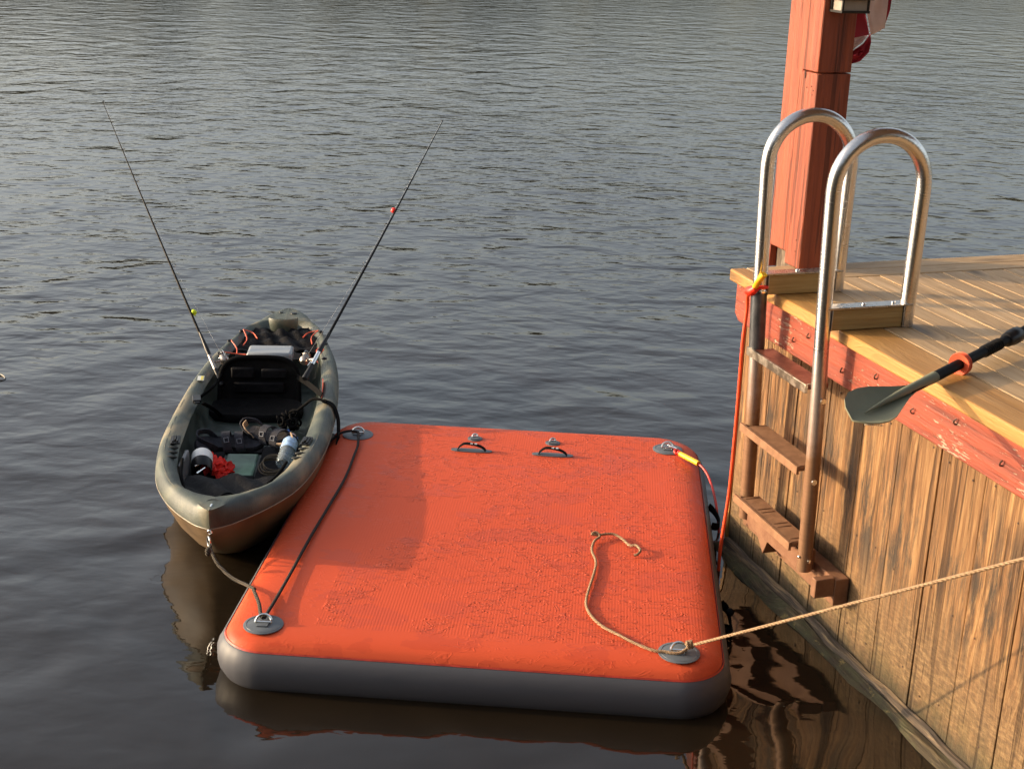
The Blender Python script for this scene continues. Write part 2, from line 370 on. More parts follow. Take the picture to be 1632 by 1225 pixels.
# ------------------------------------------------------------------ setting: water, far bank
def water():
    s = NT('dark_river_water'); c = s.co((1, 1, 1)); x, y, z = s.xyz(c)
    # ripples grow away from the sheltered corner between raft and dock
    d = s.math('ADD', s.math('MULTIPLY', x, -.42), y)
    amp = s.maprange(s.math('ADD', d, s.math('MULTIPLY', s.noise(c, .35, 2), 2.4)), 3.9, 9.5, .035, 1.)
    c1 = s.co((.9, 1.7, 1), rot=(0, 0, radians(46))); c2 = s.co((1., 1.5, 1), rot=(0, 0, radians(34)))
    n0 = s.noise(c2, .55, 2, .5); n1 = s.noise(c1, 2.5, 1.4, .45, .5); n2 = s.noise(c2, 6.5, 1.5, .45, .4); n3 = s.noise(c1, 15, 2, .5)
    def ridged(n): return s.math('SUBTRACT', 1., s.math('ABSOLUTE', s.math('MULTIPLY', s.math('SUBTRACT', n, .5), 2.)))
    h = s.math('ADD', s.math('MULTIPLY', n0, .05), s.math('ADD', s.math('MULTIPLY', s.math('ADD', n1, s.math('MULTIPLY', ridged(n1), .08)), s.maprange(d, 7, 18, .050, .026)), s.math('ADD', s.math('MULTIPLY', n2, s.maprange(d, 7, 18, .020, .036)), s.math('MULTIPLY', n3, s.maprange(d, 7, 18, .005, .012)))))
    far = s.maprange(d, 6, 20, .52, .21)
    calm = s.math('MULTIPLY', s.noise(c, 1.9, 1, .4, .6), .028)
    hh = s.math('ADD', s.math('MULTIPLY', s.math('MULTIPLY', s.math('MULTIPLY', h, amp), far), s.maprange(s.noise(s.co((1., .45, 1)), .28, 2), .35, .65, .7, 1.15)), calm)
    s.b.inputs['Specular IOR Level'].default_value = .9
    s.p(Base_Color=(.012, .0085, .005), Roughness=.03, IOR=1.34, Normal=s.bump(hh, 1.0))
    return s.m
m = MB(); m.add([(-150, -30, 0), (150, -30, 0), (150, 95, 0), (-150, 95, 0)], [(0, 1, 2, 3)])
tag(build(m, 'water', water()), kind='structure')
BANKM = simple('bank_soil', (.07, .065, .03), .9, nscale=2); LEAF = simple('treeline_leaves', (.042, .048, .036), .8, nscale=3, nvar=.5)
m = MB(); rs = []
for i in range(61):
    xx = -150+i*5; e = random.uniform(-.8, .8)
    rs.append([(xx, 88+e, -.3), (xx, 90+e, .6), (xx, 96+e, 1.4), (xx, 160, 2.)])
m.rings(rs, cap=False, closed=False); tag(build(m, 'bank', BANKM), kind='structure')
m = MB()
for i in range(260):
    xx = random.uniform(-95, 95); hgt = (6. if xx < -2 else max(3.0, 6.-(xx+2)*.2))*random.uniform(.65, 1.15); hgt = max(3., hgt)
    cy_ = random.uniform(93, 104); rx = random.uniform(2.2, 4)
    n = 10; rs = []
    for a in range(8):
        th = pi*max(.03, min(.97, a/7)); rs.append([(xx+sin(th)*cos(2*pi*k/n)*rx*random.uniform(.7, 1.2), cy_+sin(th)*sin(2*pi*k/n)*rx*random.uniform(.7, 1.2), .8+hgt*.5-cos(th)*hgt*.5*random.uniform(.9, 1.05)) for k in range(n)])
    m.rings(rs)
tag(build(m, 'treeline', LEAF, smoothang=10), 'dark band of trees along the far bank mirrored at the top of the water', 'trees', kind='stuff')

def wood_mass(name, label, count, pos, hmin, hmax, rad):
    m = MB()
    for i in range(count):
        xx, cy_ = pos(i); hgt = random.uniform(hmin, hmax); rx = rad*random.uniform(.7, 1.2); n = 10; rs = []
        for a in range(8):
            th = pi*max(.03, min(.97, a/7)); rs.append([(xx+sin(th)*cos(2*pi*k/n)*rx*random.uniform(.7, 1.2), cy_+sin(th)*sin(2*pi*k/n)*rx*random.uniform(.7, 1.2), .3+hgt*.5-cos(th)*hgt*.5) for k in range(n)])
        m.rings(rs)
    return tag(build(m, name, LEAF, smoothang=10), label, 'trees', kind='stuff')
wood_mass('added_near_woods', 'added unseen dark woods on the near shore blocking the low sky', 90, lambda i: (random.uniform(-22, 34), random.uniform(-20, -13)), 7, 11, 2.6)  # unseen trees added to block the low sky behind the camera
m = MB(); m.add([(-60, -60, .3), (60, -60, .3), (60, -11, .25), (-60, -11, .25), (60, -10, -.4), (-60, -10, -.4)], [(0, 1, 2, 3), (3, 2, 4, 5)]); tag(build(m, 'added_near_bank', BANKM), kind='structure')  # unseen shore added beneath those trees
# ------------------------------------------------------------------ dock
dock = thing('dock', 'wooden dock with plank bulkhead, red fascia and yellow pine decking', 'dock', 'D', (2.2, 3.0, 0))
def boards(name, mat, items, bevel=.003, label=None):
    m = MB()
    for a, b in items: m.box(a, b)
    return build(m, name, mat, dock, bevel=bevel, label=label)
it = []; e = 2.282
while e < 6.2:
    wd = .0835; dz = random.uniform(-.0008, .0008); it.append(((e, -2.5, 1.0), (e+wd-.0035, 4.047, 1.04+dz))); e += wd
boards('decking', DECKW, it)
boards('edge_board', EDGEW, [((2.137, -2.5, 1.0), (2.278, 4.047, 1.041)), ((2.137, 4.0505, 1.0), (2.196, 4.234, 1.0412))], .006)
boards('end_trim', DECKX, [((2.1995, 4.0505, 1.0), (6.2, 4.138, 1.0415)), ((2.1995, 4.1415, 1.0), (6.2, 4.234, 1.041))], .004)
# fascia with a clipped lower corner at its end
m = MB(); poly = [(-2.5, .862), (4.19, .862), (4.222, .885), (4.222, .9985), (-2.5, .9985)]
Mx = Matrix(((0, 0, 1, 0), (1, 0, 0, 0), (0, 1, 0, 0), (0, 0, 0, 1)))
m.prism(poly, 2.163, 2.2025, Mx)
build(m, 'fascia', REDW, dock, bevel=.003)
m = MB()
for d_, z_ in [(3.698, 0.955), (3.789, 0.915), (3.483, 0.911), (3.296, 0.953), (3.096, 0.918), (2.9, 0.958), (2.697, 0.922)]:
    m.tube([(2.166, d_, z_-.006), (2.157, d_+.002, z_-.007), (2.153, d_+random.uniform(-.006, .006), z_+.003), (2.158, d_-.004, z_+.010)], .0022, 6, sub=2)
pieces(m, 'bent_nail', simple('rusty_nail', (.06, .025, .015), .7), dock)
# bulkhead planks
it = []; dd = 4.205
for k in range(34):
    wv = .2; x0 = 2.2045+random.uniform(0, .003)
    it.append(((x0, dd-wv+.003, -.6), (x0+.03, dd-.002, .9985))); dd -= wv
    if k == 0: pass
boards('bulkhead_wall', WALLW, it, .002)
m = MB(); dd_ = 4.205
for k in range(9):
    for z_ in (.80, .42, .12):
        for o_ in (.05, .15):
            if random.random() < .75: m.lathe([(.0034, 0), (.003, .0012), (.001, .0014)], (2.2042, dd_-o_+random.uniform(-.015, .015), z_+random.uniform(-.03, .03)), (-1, 0, 0), 8)
    dd_ -= .2
pieces(m, 'nail_head', simple('rust_head', (.05, .025, .014), .7), dock)
boards('corner_board', EDGEW, [((2.2025, 4.2085, -.4), (2.26, 4.228, .861))], .002)
boards('end_fascia', REDW, [((2.2035, 4.2285, .87), (6.2, 4.2325, .9985))], .001)
boards('end_wall', WALLW, [((2.262+i*.2, 4.2085, -.4), (2.262+i*.2+.197, 4.2275, .868)) for i in range(18)], .002)
# rough half-round waler at the waterline with a splintered plank on it
m = MB(); rs = []; r = random.Random(3)
ph = [r.uniform(0, 6) for _ in range(6)]
for i in range(150):
    d_ = 4.19 - i*.045; rr_ = .045+.004*sin(d_*5+ph[0])+.003*sin(d_*17+ph[1]); cx_ = 2.172+.008*sin(d_*2.1+ph[2])
    ring = []
    for k in range(14):
        a = pi*.5 + pi*k/13
        q = 1 + .07*sin(a*5+d_*11+ph[3]) + .05*sin(a*3-d_*23+ph[4]) + r.uniform(-.02, .02)
        ring.append((min(cx_+cos(a)*rr_*1.15*q, 2.2), d_, -.028+sin(a)*rr_*q))
    rs.append(ring)
m.rings(rs, cap=False, closed=False); build(m, 'waler', LOGW, dock, smoothang=60)
m = MB(); rs = []
for i in range(120):
    d_ = 4.19-i*.055; a_ = .004*sin(d_*9)+.003*sin(d_*31)
    rs.append([(2.178+a_, d_, .004), (2.2015, d_, .004), (2.2015, d_, .030+a_), (2.186+a_, d_, .027+a_*.6)])
m.rings(rs); build(m, 'splintered_cap', wood('grey_weathered', (.012, .010, .009), (.07, .05, .034), (.30, .205, .105), 'y', .8, island=0, bump=.006), dock, smoothang=20)

# ------------------------------------------------------------------ unseen roof, added to keep sky light off the post
roof = thing('added_shade_roof', 'added unseen flat roof shading the orange post and dock from the sky', 'roof', 'D', (4.2, 1.0, 3.2))
m = MB(); m.box((2.2, -3.0, 3.345), (6.3, 4.5, 3.375)); build(m, 'roof_panel', simple('roof_boards', (.42, .31, .22), .8), roof)
m = MB()
for k in range(10): m.box((2.25, -2.9+.8*k, 3.2015), (6.25, -2.86+.8*k, 3.3435))
pieces(m, 'rafter', simple('rafter_wood', (.16, .10, .06), .8), roof)
# ------------------------------------------------------------------ post with lamp and flag
post = thing('dock_post', 'tall orange painted timber post standing on the dock corner', 'post', 'D', (2.43, 4.25, 1.04))
m = MB(); m.box((2.366, 4.166, 1.0425), (2.492, 4.272, 1.712)); m.box((2.3635, 4.1645, 1.7155), (2.4905, 4.272, 3.2)); build(m, 'front_timber', POSTW, post, bevel=.004)
m = MB(); m.box((2.369, 4.2745, 1.082), (2.489, 4.402, 3.2)); m.box((2.369, 4.389, 1.0), (2.489, 4.402, 1.0815)); build(m, 'rear_timber', POSTW, post, bevel=.004)
m = MB(); m.box((2.395, 4.2745, -.3), (2.489, 4.385, 1.0815)); build(m, 'rotten_foot', wood('rotten_wood', (.03, .022, .016), (.085, .06, .04), (.25, .2, .14), 'z', .8, island=0), post, bevel=.003)
m = MB()
for d_, z_ in [(4.20, 1.667), (4.185, 1.655), (4.19, 1.64), (4.23, 1.66), (4.20, 1.10), (4.20, 1.14)]: m.ball((2.366, d_, z_), .0022, 8, 6)
m.box((2.3625, 4.243, 1.69), (2.364, 4.247, 1.715)); pieces(m, 'nail_hole', simple('nail_dark', (.03, .01, .006), .8), post)

lamp = thing('wall_lamp', 'small dark bronze lamp with frosted panes fixed on the orange post', 'lamp', 'D', (2.435, 4.13, 1.91))
m = MB()
def frame4(m, x0, x1, y0, y1, z, t=.006):
    m.box((x0, y0, z), (x1, y0+t, z+t)); m.box((x0, y1-t, z), (x1, y1, z+t)); m.box((x0, y0+t, z), (x0+t, y1-t, z+t)); m.box((x1-t, y0+t, z), (x1, y1-t, z+t))
frame4(m, 2.383, 2.487, 4.083, 4.164, 1.913, .008)
for xa, xb in ((2.385, 2.392), (2.478, 2.485)):
    for ya, yb in ((4.085, 4.092), (4.157, 4.164)): m.box((xa, ya, 1.9212), (xb, yb, 1.955))
m.box((2.376, 4.075, 1.9552), (2.494, 4.1642, 2.06)); m.box((2.40, 4.1, 2.0602), (2.47, 4.1641, 2.09)); build(m, 'lamp_frame', LBRONZE, lamp, bevel=.001)
m = MB(); m.box((2.3925, 4.0885, 1.9175), (2.4775, 4.156, 1.954)); build(m, 'glass', LGLASS, lamp)

flag = thing('flag', 'limp red and white striped flag hanging behind the orange post', 'flag', 'D', (2.66, 4.45, 1.70))
# cloth pieces given as (E, z, fold) in the plane D = 4.45
def cloth(name, pts, mat, fold, th=.0022):
    m = MB(); n = len(pts); cx_ = sum(p[0] for p in pts)/n; cz_ = sum(p[1] for p in pts)/n
    rows = []
    R_ = 5
    for side in (0, th):
        for k in range(R_+1):
            t = k/R_
            rows.append([(cx_+(p[0]-cx_)*t, 4.45+side+fold+ .012*sin(p[0]*60+p[1]*14)*t + .006*sin(k*1.7+p[1]*30), cz_+(p[1]-cz_)*t) for p in pts])
    vs = [p for r_ in rows for p in r_]; fs = []
    for s_ in range(2):
        for k in range(R_):
            for j in range(n):
                a = (s_*(R_+1)+k)*n+j; b = (s_*(R_+1)+k)*n+(j+1) % n; c = b+n; d_ = a+n
                fs.append((a, b, c, d_))
    for j in range(n):
        a = R_*n+j; b = R_*n+(j+1) % n; fs.append((a, b, b+(R_+1)*n, a+(R_+1)*n))
    m.add(vs, fs); return build(m, name, mat, flag, smoothang=60)
cloth('red_stripe', [(2.60, 2.25), (2.668, 1.96), (2.675, 1.93), (2.695, 1.88), (2.718, 1.815), (2.65, 1.80), (2.60, 1.79), (2.56, 1.9), (2.55, 2.1)], FLAGR, 0)
cloth('white_stripe', [(2.62, 2.25), (2.668, 1.955), (2.70, 1.88), (2.722, 1.815), (2.745, 1.82), (2.772, 1.84), (2.765, 1.93), (2.745, 2.25)], FLAGW, -.008)
cloth('red_stripe', [(2.745, 2.25), (2.763, 1.95), (2.773, 1.85), (2.782, 1.90), (2.785, 1.96), (2.79, 2.25)], FLAGR, -.004)
cloth('white_stripe', [(2.60, 1.80), (2.65, 1.805), (2.722, 1.818), (2.69, 1.79), (2.655, 1.755), (2.60, 1.74)], FLAGW, .008)
cloth('red_stripe', [(2.728, 1.817), (2.69, 1.785), (2.655, 1.752), (2.64, 1.725), (2.665, 1.712), (2.69, 1.722), (2.715, 1.755), (2.73, 1.79)], FLAGR, .002)

# ------------------------------------------------------------------ ladder
lad = thing('dock_ladder', 'stainless steel swim ladder with two hooped handrails on the bulkhead', 'ladder', 'D', (2.12, 3.69, .2))
def rail(D_):
    pts = [(2.104, D_, .25), (2.094, D_, .7), (2.078, D_, 1.1), (2.0695, D_, 1.38), (2.068, D_, 1.44), (2.068, D_, 1.47)]
    cE, zc = 2.216, 1.47
    for k in range(1, 13):
        a = pi - pi*k/13; pts.append((cE+.148*cos(a), D_, zc+.148*sin(a)))
    pts += [(2.364, D_, 1.47), (2.364, D_, 1.44), (2.3635, D_, 1.38), (2.362, D_, 1.25), (2.36, D_, 1.042)]
    m = MB(); m.tube(pts, .0232, 20, sub=3); return build(m, 'handrail', STEEL, lad, smoothang=50)
rail(3.483); rail(3.895)
for z, ms in ((.862, (RUNGT, RUNGM)), (.594, (RUNGB, RUNGB)), (.335, (RUNGB, RUNGB))):
    m = MB(); m.box((2.066, 3.5095, z-.016), (2.136, 3.871, z)); o = build(m, 'rung', ms[0], lad, bevel=.002)
    m = MB(); m.box((2.056, 3.508, z-.026), (2.0655, 3.905, z+.0015)); m.box((2.0665, 3.5115, z+.0002), (2.132, 3.5145, z+.003))
    for k in range(3 if z < .4 else 0): m.box((2.0755, 3.535+k*.115, z+.0002), (2.1275, 3.5375+k*.115, z+.0022)); m.box((2.0755, 3.625+k*.115, z+.0002), (2.1275, 3.6275+k*.115, z+.0022))
    f = build(m, 'rung_lip', ms[1], lad, bevel=.001)
for D_, a, b in ((3.483, 2.098, 2.335), (3.895, 2.10, 2.335)):
    m = MB(); m.box((a, D_-.019, 1.044), (b, D_+.019, 1.108)); build(m, 'wood_block', BLOCKW, lad, bevel=.002)
    m = MB(); m.box((a-.02, D_-.024, 1.109), (b+.03, D_+.024, 1.115)); m.box((a-.004, D_-.0235, 1.044), (a-.001, D_+.0235, 1.108)); m.box((b+.001, D_-.0235, 1.044), (b+.004, D_+.0235, 1.108))
    o = build(m, 'strap_plate', simple('strap_steel', (.42, .40, .38), .3, .95), lad, bevel=.001)
    m = MB()
    for e_ in (2.21, 2.31): m.ball((e_, D_, 1.1165), (.007, .007, .005), 10, 6)
    pieces(m, 'bolt', CHROME, lad)
m = MB(); m.lathe([(.0262, 0), (.0262, .2)], (2.0875, 3.895, .852), (-.05, 0, 1), 20); build(m, 'dark_length', DARKST, lad)  # darker, slightly wider length on the left rail
m = MB(); m.lathe([(.028, 0), (.0285, .004), (.028, .008)], (2.078, 3.895, 1.052), (-.04, 0, 1), 20); build(m, 'clamp_ring', CHROME, lad)
m = MB()
for z in (.825, .56): m.lathe([(.009, 0), (.009, .003), (.005, .004)], (2.092+.02*0, 3.4585, z), (0, -1, 0), 14)
m.lathe([(.006, 0), (.006, .005), (.002, .007)], (2.104, 3.459, .29), (0, -1, 0), 10); m.ball((2.0795, 3.478, .30), .005, 8, 6)
pieces(m, 'bolt', CHROME, lad)
m = MB()
m.box((2.152, 3.37, .172), (2.2015, 4.0, .262)); build(m, 'bracket_beam', BRACK, lad, bevel=.003)
m = MB(); m.prism([(3.905, .235), (3.80, .235), (3.745, .182), (3.72, .235), (3.50, .235), (3.50, .325-.02), (3.905, .311)], 2.098, 2.1515, Mx); build(m, 'bracket_beam', BRACK, lad, bevel=.002)
m = MB(); m.box((2.085, 3.372, .205), (2.1515, 3.4, .268)); build(m, 'bracket_end', BRACK, lad, bevel=.003)

# ------------------------------------------------------------------ paddle
pad = thing('paddle', 'kayak paddle lying across the dock edge with its grey blade over the water', 'paddle', 'D', (2.14, 2.978, 1.062))
A = Vector((2.14, 2.978, 1.064)); B = Vector((2.591, 3.228, 1.085)); T = Vector((1.767, 2.772, 1.046))
ax = (B-A).normalized(); sd = Vector((0, 0, 1)).cross(ax).normalized(); nn = ax.cross(sd)
nb = Vector((-.25, -.55, 1)).normalized(); nb = (nb-ax*nb.dot(ax)).normalized(); sb = nb.cross(ax).normalized()
tail = A+ax*1.35
m = MB(); m.tube([A-ax*.16, A-ax*.02, tail], [.0125, .0145, .0145], 16); build(m, 'shaft', SHAFT, pad)
P = A+ax*.125; m = MB(); m.lathe([(.0155, -.008), (.030, -.010), (.032, -.004), (.026, .0), (.032, .006), (.030, .010), (.0155, .009)], P, ax, 24); build(m, 'drip_ring', ORCORD, pad)
m = MB()
for k in range(9): m.torus(A+ax*(.265+k*.011), .0152, .0026, ax, 16, 6)
pieces(m, 'grip_ring', BLACKG, pad)
m = MB(); m.lathe([(.016, 0), (.021, .006), (.021, .03), (.024, .036), (.024, .07), (.017, .08)], A+ax*.40, ax, 20); build(m, 'ferrule', BLACKG, pad)
# blade: asymmetric spoon
L = (A-T).length; m = MB(); rows = []; prof = [(0, .004, .004), (.03, .034, .036), (.08, .052, .055), (.16, .060, .068), (.26, .058, .068), (.36, .046, .058), (.46, .034, .044), (.56, .022, .030), (.66, .014, .018), (.72, .012, .013)]
pts, _ = None, None
for t, wl, wr in prof:
    c = T + ax*L*t; row = []
    for k in range(9):
        q = -1+k/4; o_ = q*(wl if q < 0 else wr); row.append(c + sb*o_ + nb*(.016*(q*q)*min(1, wl/.05) - .004))
    rows.append(row)
full = [r_ + [p - nb*.004 for p in reversed(r_)] for r_ in rows]
m.rings(full); build(m, 'blade', PADG, pad, smoothang=50)
m = MB(); m.tube([T+ax*L*.12+nb*.0, T+ax*L*.3+nb*.004, T+ax*L*.55+nb*.004, A-ax*.02], [.001, .006, .011, .0155], 12, sub=4); build(m, 'spine', PADG, pad)
m = MB()
for k in range(9):
    t = .02+.012*k; wl = .03+k*.003; c = T+ax*L*t - sb*wl; m.ball(c, .0022, 6, 4)
pieces(m, 'chipped_nick', simple('pale_nicks', (.35, .33, .26), .7), pad)

# ------------------------------------------------------------------ raft
raft = thing('inflatable_raft', 'large orange inflatable platform with grey sides floating by the dock', 'raft', 'R')
HW, HL = .745, .95
def ro(off, z, n=14):
    out = []
    for cx_, cy_, a0, rad in ((HW, HL, 0, .17), (-HW, HL, 90, .15), (-HW, -HL, 180, .135), (HW, -HL, 270, .135)):
        sx = 1 if cx_ > 0 else -1; sy = 1 if cy_ > 0 else -1
        rad2 = rad+off
        for k in range(n+1):
            a = radians(a0+90*k/n); out.append((cx_-sx*rad+rad2*cos(a), cy_-sy*rad+rad2*sin(a), z))
        nx = {0: 90, 90: 180, 180: 270, 270: 0}[a0]
    # fill straight edges
    res = []
    for i, p in enumerate(out):
        q = out[(i+1) % len(out)]; res.append(p)
        dd_ = math.dist(p, q)
        if dd_ > .12:
            k_ = int(dd_/.06)
            for j in range(1, k_): res.append(tuple(p[a_]+(q[a_]-p[a_])*j/k_ for a_ in range(3)))
    return res
m = MB(); prof = [(-.11, .1545), (-.075, .1535), (-.045, .150), (-.022, .1435), (-.008, .134), (0, .122)]
m.rings([ro(o_, z_) for o_, z_ in prof[::-1]], cap=False)
n0 = len(ro(0, 0)); top = ro(-.11, .1545)
m.f.append(tuple(range(len(m.v)-n0, len(m.v)))); m.mi.append(0)
build(m, 'deck_panel', RAFTO, raft, smoothang=60)
m = MB(); prof = [(-.001, .1215), (.009, .114), (.020, .098), (.028, .075), (.029, .05), (.022, .02), (.008, -.005), (-.02, -.03), (-.06, -.04)]
rr3 = []
for i_, (o_, z_) in enumerate(prof):
    ring = ro(o_, z_)
    if 0 < i_ < 6:   # puckers in the skin at the rounded corners
        ring = [(x + (.0022*sin(math.atan2(y, x)*150)*(1 if min(abs(abs(x)-HW), 9) < .14 and abs(abs(y)-HL) < .14 else 0)), y, z) for x, y, z in ring]
    rr3.append(ring)
m.rings(rr3, cap=True); build(m, 'side_wall', RAFTS, raft, smoothang=60)
m = MB(); m.rings([[(x, y, z) for x, y, z in ro(.0025, .1235)], [(x, y, z) for x, y, z in ro(.005, .1185)], ro(-.003, .117), ro(-.006, .1225)], cap=False); build(m, 'seam_tape', simple('orange_seam', (.45, .04, .02), .5), raft, smoothang=60)
def w2r(x, y): p = conv((x, y, 0), 'W', 'R'); return p[0], p[1]
def dring(x, y, R_=.062, ang=0, ringR=.024, stand=1.2):
    cx_, cy_ = w2r(x, y); z = .155
    m = MB(); m.lathe([(R_, 0), (R_, .0018), (R_-.002, .0028), (.004, .0036)], (cx_, cy_, z), n=36); m.torus((cx_, cy_, z+.003), R_*.86, .0008, n=36, m=5)
    pt = build(m, 'patch', PATCH, raft)
    ca, sa = cos(ang), sin(ang)
    m = MB(); 
    m.box((cx_-.017, cy_-.02, z+.0032), (cx_+.017, cy_+.006, z+.0075)); o = build(m, 'ring_loop', PATCH, pt, bevel=.001); 
    m = MB(); pts = [(cx_+ringR*cos(a), cy_+.002+stand*.011*sin(a)+.0, z+.009+ringR*.75*max(0, sin(a))) for a in [pi*k/10 for k in range(11)]]
    pts = [(cx_-ringR, cy_+.002, z+.008)] + pts[::-1] + [(cx_-ringR, cy_+.002, z+.008)]
    m.tube(pts, .0042, 8); build(m, 'd_ring', CHROME, pt)
OFF_fix = True
for (x, y), sz, a_ in (((-.622, 5.255), .062, 0), ((.637, 5.199), .060, .3), ((.514, 3.576), .062, 0), ((-.721, 3.666), .060, 0)): dring(x, y, sz, a_)
for x, y in ((-.144, 5.25), (.173, 5.229)): dring(x, y, .03, 0, .011, .6)
def grab(x, y):
    cx_, cy_ = w2r(x, y); z = .155
    m = MB(); poly = []
    for k in range(32):
        a = 2*pi*k/32; poly.append((cx_+.082*math.copysign(abs(cos(a))**.7, cos(a)), cy_+.019*math.copysign(abs(sin(a))**.8, sin(a))))
    m.prism(poly, z, z+.003); pt = build(m, 'patch', PATCH, raft)
    m = MB(); m.ribbon([(cx_-.055, cy_, z+.004), (cx_-.05, cy_-.002, z+.014), (cx_-.03, cy_-.003, z+.030), (cx_+.0, cy_-.003, z+.030), (cx_+.03, cy_-.003, z+.024), (cx_+.05, cy_, z+.012), (cx_+.056, cy_, z+.003)], .022, .003, (0, 1, 0), 3); build(m, 'grab_handle', BLACK, pt)
    m = MB()
    for k in range(3): m.box((cx_-.022+k*.017, cy_-.009, z+.030), (cx_-.012+k*.017, cy_+.004, z+.0322))
    pieces(m, 'handle_print', simple('print_grey', (.35, .36, .38), .6), pt)
grab(-.153, 5.118); grab(.170, 5.098)
def side_handle(y0):
    m = MB(); m.ribbon([(.772, y0-.09, .085), (.795, y0-.07, .075), (.806, y0-.03, .07), (.802, y0+.03, .07), (.79, y0+.07, .075), (.772, y0+.09, .085)], .028, .004, (0, 0, 1), 4); build(m, 'side_handle', BLACK, raft)
side_handle(.30)
m = MB(); m.ribbon([(.772, -.52, .05), (.80, -.50, .03), (.806, -.42, .01), (.80, -.34, .03), (.774, -.32, .05)], .03, .004, (0, 0, 1), 4); m.ball((.80, -.40, .06), .014, 10, 8); build(m, 'valve_and_strap', BLACK, raft)

# ------------------------------------------------------------------ kayak
kay = thing('kayak', 'dark camouflage fishing kayak moored on the left of the orange raft', 'kayak', 'K')
def interp(tab, u):
    for (a, x), (b, y) in zip(tab, tab[1:]):
        if a <= u <= b:
            t = (u-a)/(b-a); return x+(y-x)*t
    return tab[0][1] if u < tab[0][0] else tab[-1][1]
def sinterp(tab, u):
    for i in range(len(tab)-1):
        a, x = tab[i]; b, y = tab[i+1]
        if a <= u <= b:
            t = (u-a)/(b-a); m0 = (y-tab[i-1][1])/(b-tab[i-1][0])*(b-a) if i > 0 else (y-x); m1 = (tab[i+2][1]-x)/(tab[i+2][0]-a)*(b-a) if i+2 < len(tab) else (y-x)
            return x*(2*t**3-3*t*t+1)+m0*(t**3-2*t*t+t)+y*(-2*t**3+3*t*t)+m1*(t**3-t*t)
    return tab[0][1] if u < tab[0][0] else tab[-1][1]
HB = [(.030, .0006), (.035, .012), (.06, .045), (.1, .078), (.2, .142), (.33, .205), (.52, .268), (.83, .314), (1.13, .326), (1.5, .318), (1.83, .290), (2.1, .240), (2.33, .176), (2.5, .122), (2.58, .074), (2.615, .03), (2.622, .0006)]
ZC = [(0, .318), (.15, .308), (.4, .280), (.8, .255), (1.4, .25), (2.0, .255), (2.4, .262), (2.62, .262)]
ZS = [(0, .250), (.4, .215), (1.3, .195), (2.2, .205), (2.62, .215)]
IB = [(.16, .0), (.19, .022), (.25, .072), (.28, .105), (.34, .142), (.54, .197), (.75, .226), (1.1, .243), (1.5, .245), (1.84, .222), (2.2, .165), (2.32, .135), (2.40, .06)]
def keel(u):
    if u < .5: return sinterp([(.03, .235), (.1, .16), (.22, .075), (.36, .0), (.5, -.04)], u)
    if u > 2.2: return sinterp([(2.2, -.04), (2.4, .02), (2.52, .11), (2.62, .205)], u)
    return -.045
def floorz(u):
    f = interp([(.16, .27), (.18, .16), (.22, .09), (.29, .08), (.5, .075), (1.2, .085), (1.25, .11), (1.72, .11), (1.80, .10), (1.95, .10), (2.0, .19), (2.28, .20), (2.34, .21), (2.41, .28)], u)
    return f
us = sorted(set([.030, .0315, .033, .035, .045, .06, .08, .1, .13, .16, .18, .2, .23, .255, .262, .275, .29] + [.32+.04*i for i in range(51)] + [2.34, 2.37, 2.4, 2.41, 2.45, 2.48, 2.5, 2.53, 2.56, 2.58, 2.6, 2.615, 2.619, 2.622] + [1.2, 1.25, 1.95, 2.0]))
def uv3(v, u, z): return (v, u, z)
hull_r, deck_r, cock_r = [], [], []
for u in us:
    b = sinterp(HB, u); zs = interp(ZS, u); zc = interp(ZC, u); zk = keel(u); zk = min(zk, zs-.004)
    vv = max(0, min(1, (u-.05)/.75)); vv = vv*vv*(3-2*vv); bl = lambda p_, q_: p_+(q_-p_)*vv
    half = [(0, zk), (bl(.12, .35)*b, zk+.004*min(1, b*8)), (bl(.30, .68)*b, zk+(zs-zk)*.16), (bl(.58, .86)*b, zk+(zs-zk)*.42), (bl(.85, .95)*b, zk+(zs-zk)*.75), (b, zs)]
    hull_r.append([uv3(-v, u, z) for v, z in reversed(half)] + [uv3(v, u, z) for v, z in half[1:]])
    s_ = min(1, b/.16)
    ib = interp(IB, u) if .16 <= u <= 2.40 else 0
    ib = min(ib, b-.03) if ib > 0 else 0
    w_ = b-ib; dr_ = .022*min(1, ib/.07)
    cr = [(b, zs+.0005), (b*1.0+.002*s_, zs+.012*s_), (b-.05*w_, zs+(zc-zs)*.45), (b-.17*w_, zs+(zc-zs)*.83), (b-.36*w_, zc), (b-.62*w_, zc-.002), (b-.86*w_, zc-.55*dr_*s_-.001), (ib, zc-dr_*s_)]
    deck_r.append((u, cr))
    if .16 <= u <= 2.40:
        fz = min(floorz(u), zc-dr_*s_-.001)
        ii = max(ib, .0005); zr = zc-dr_*s_; dpt = zr-fz
        cock_r.append([(-ii, u, zr), (-ii*.97, u, zr-dpt*.35), (-ii*.9, u, fz+dpt*.18), (-ii*.8, u, fz+.003), (-ii*.4, u, fz), (0, u, fz+.004), (ii*.4, u, fz), (ii*.8, u, fz+.003), (ii*.9, u, fz+dpt*.18), (ii*.97, u, zr-dpt*.35), (ii, u, zr)])
m = MB(); m.rings(hull_r, cap=False, closed=False); build(m, 'hull', HULLM, kay, smoothang=60)
m = MB()
for sg in (-1, 1): m.rings([[(sg*v, u, z) for v, z in cr] for u, cr in deck_r], cap=False, closed=False)
build(m, 'deck', KAY, kay, smoothang=50)
m = MB()   # long scuffs where the hull has been dragged
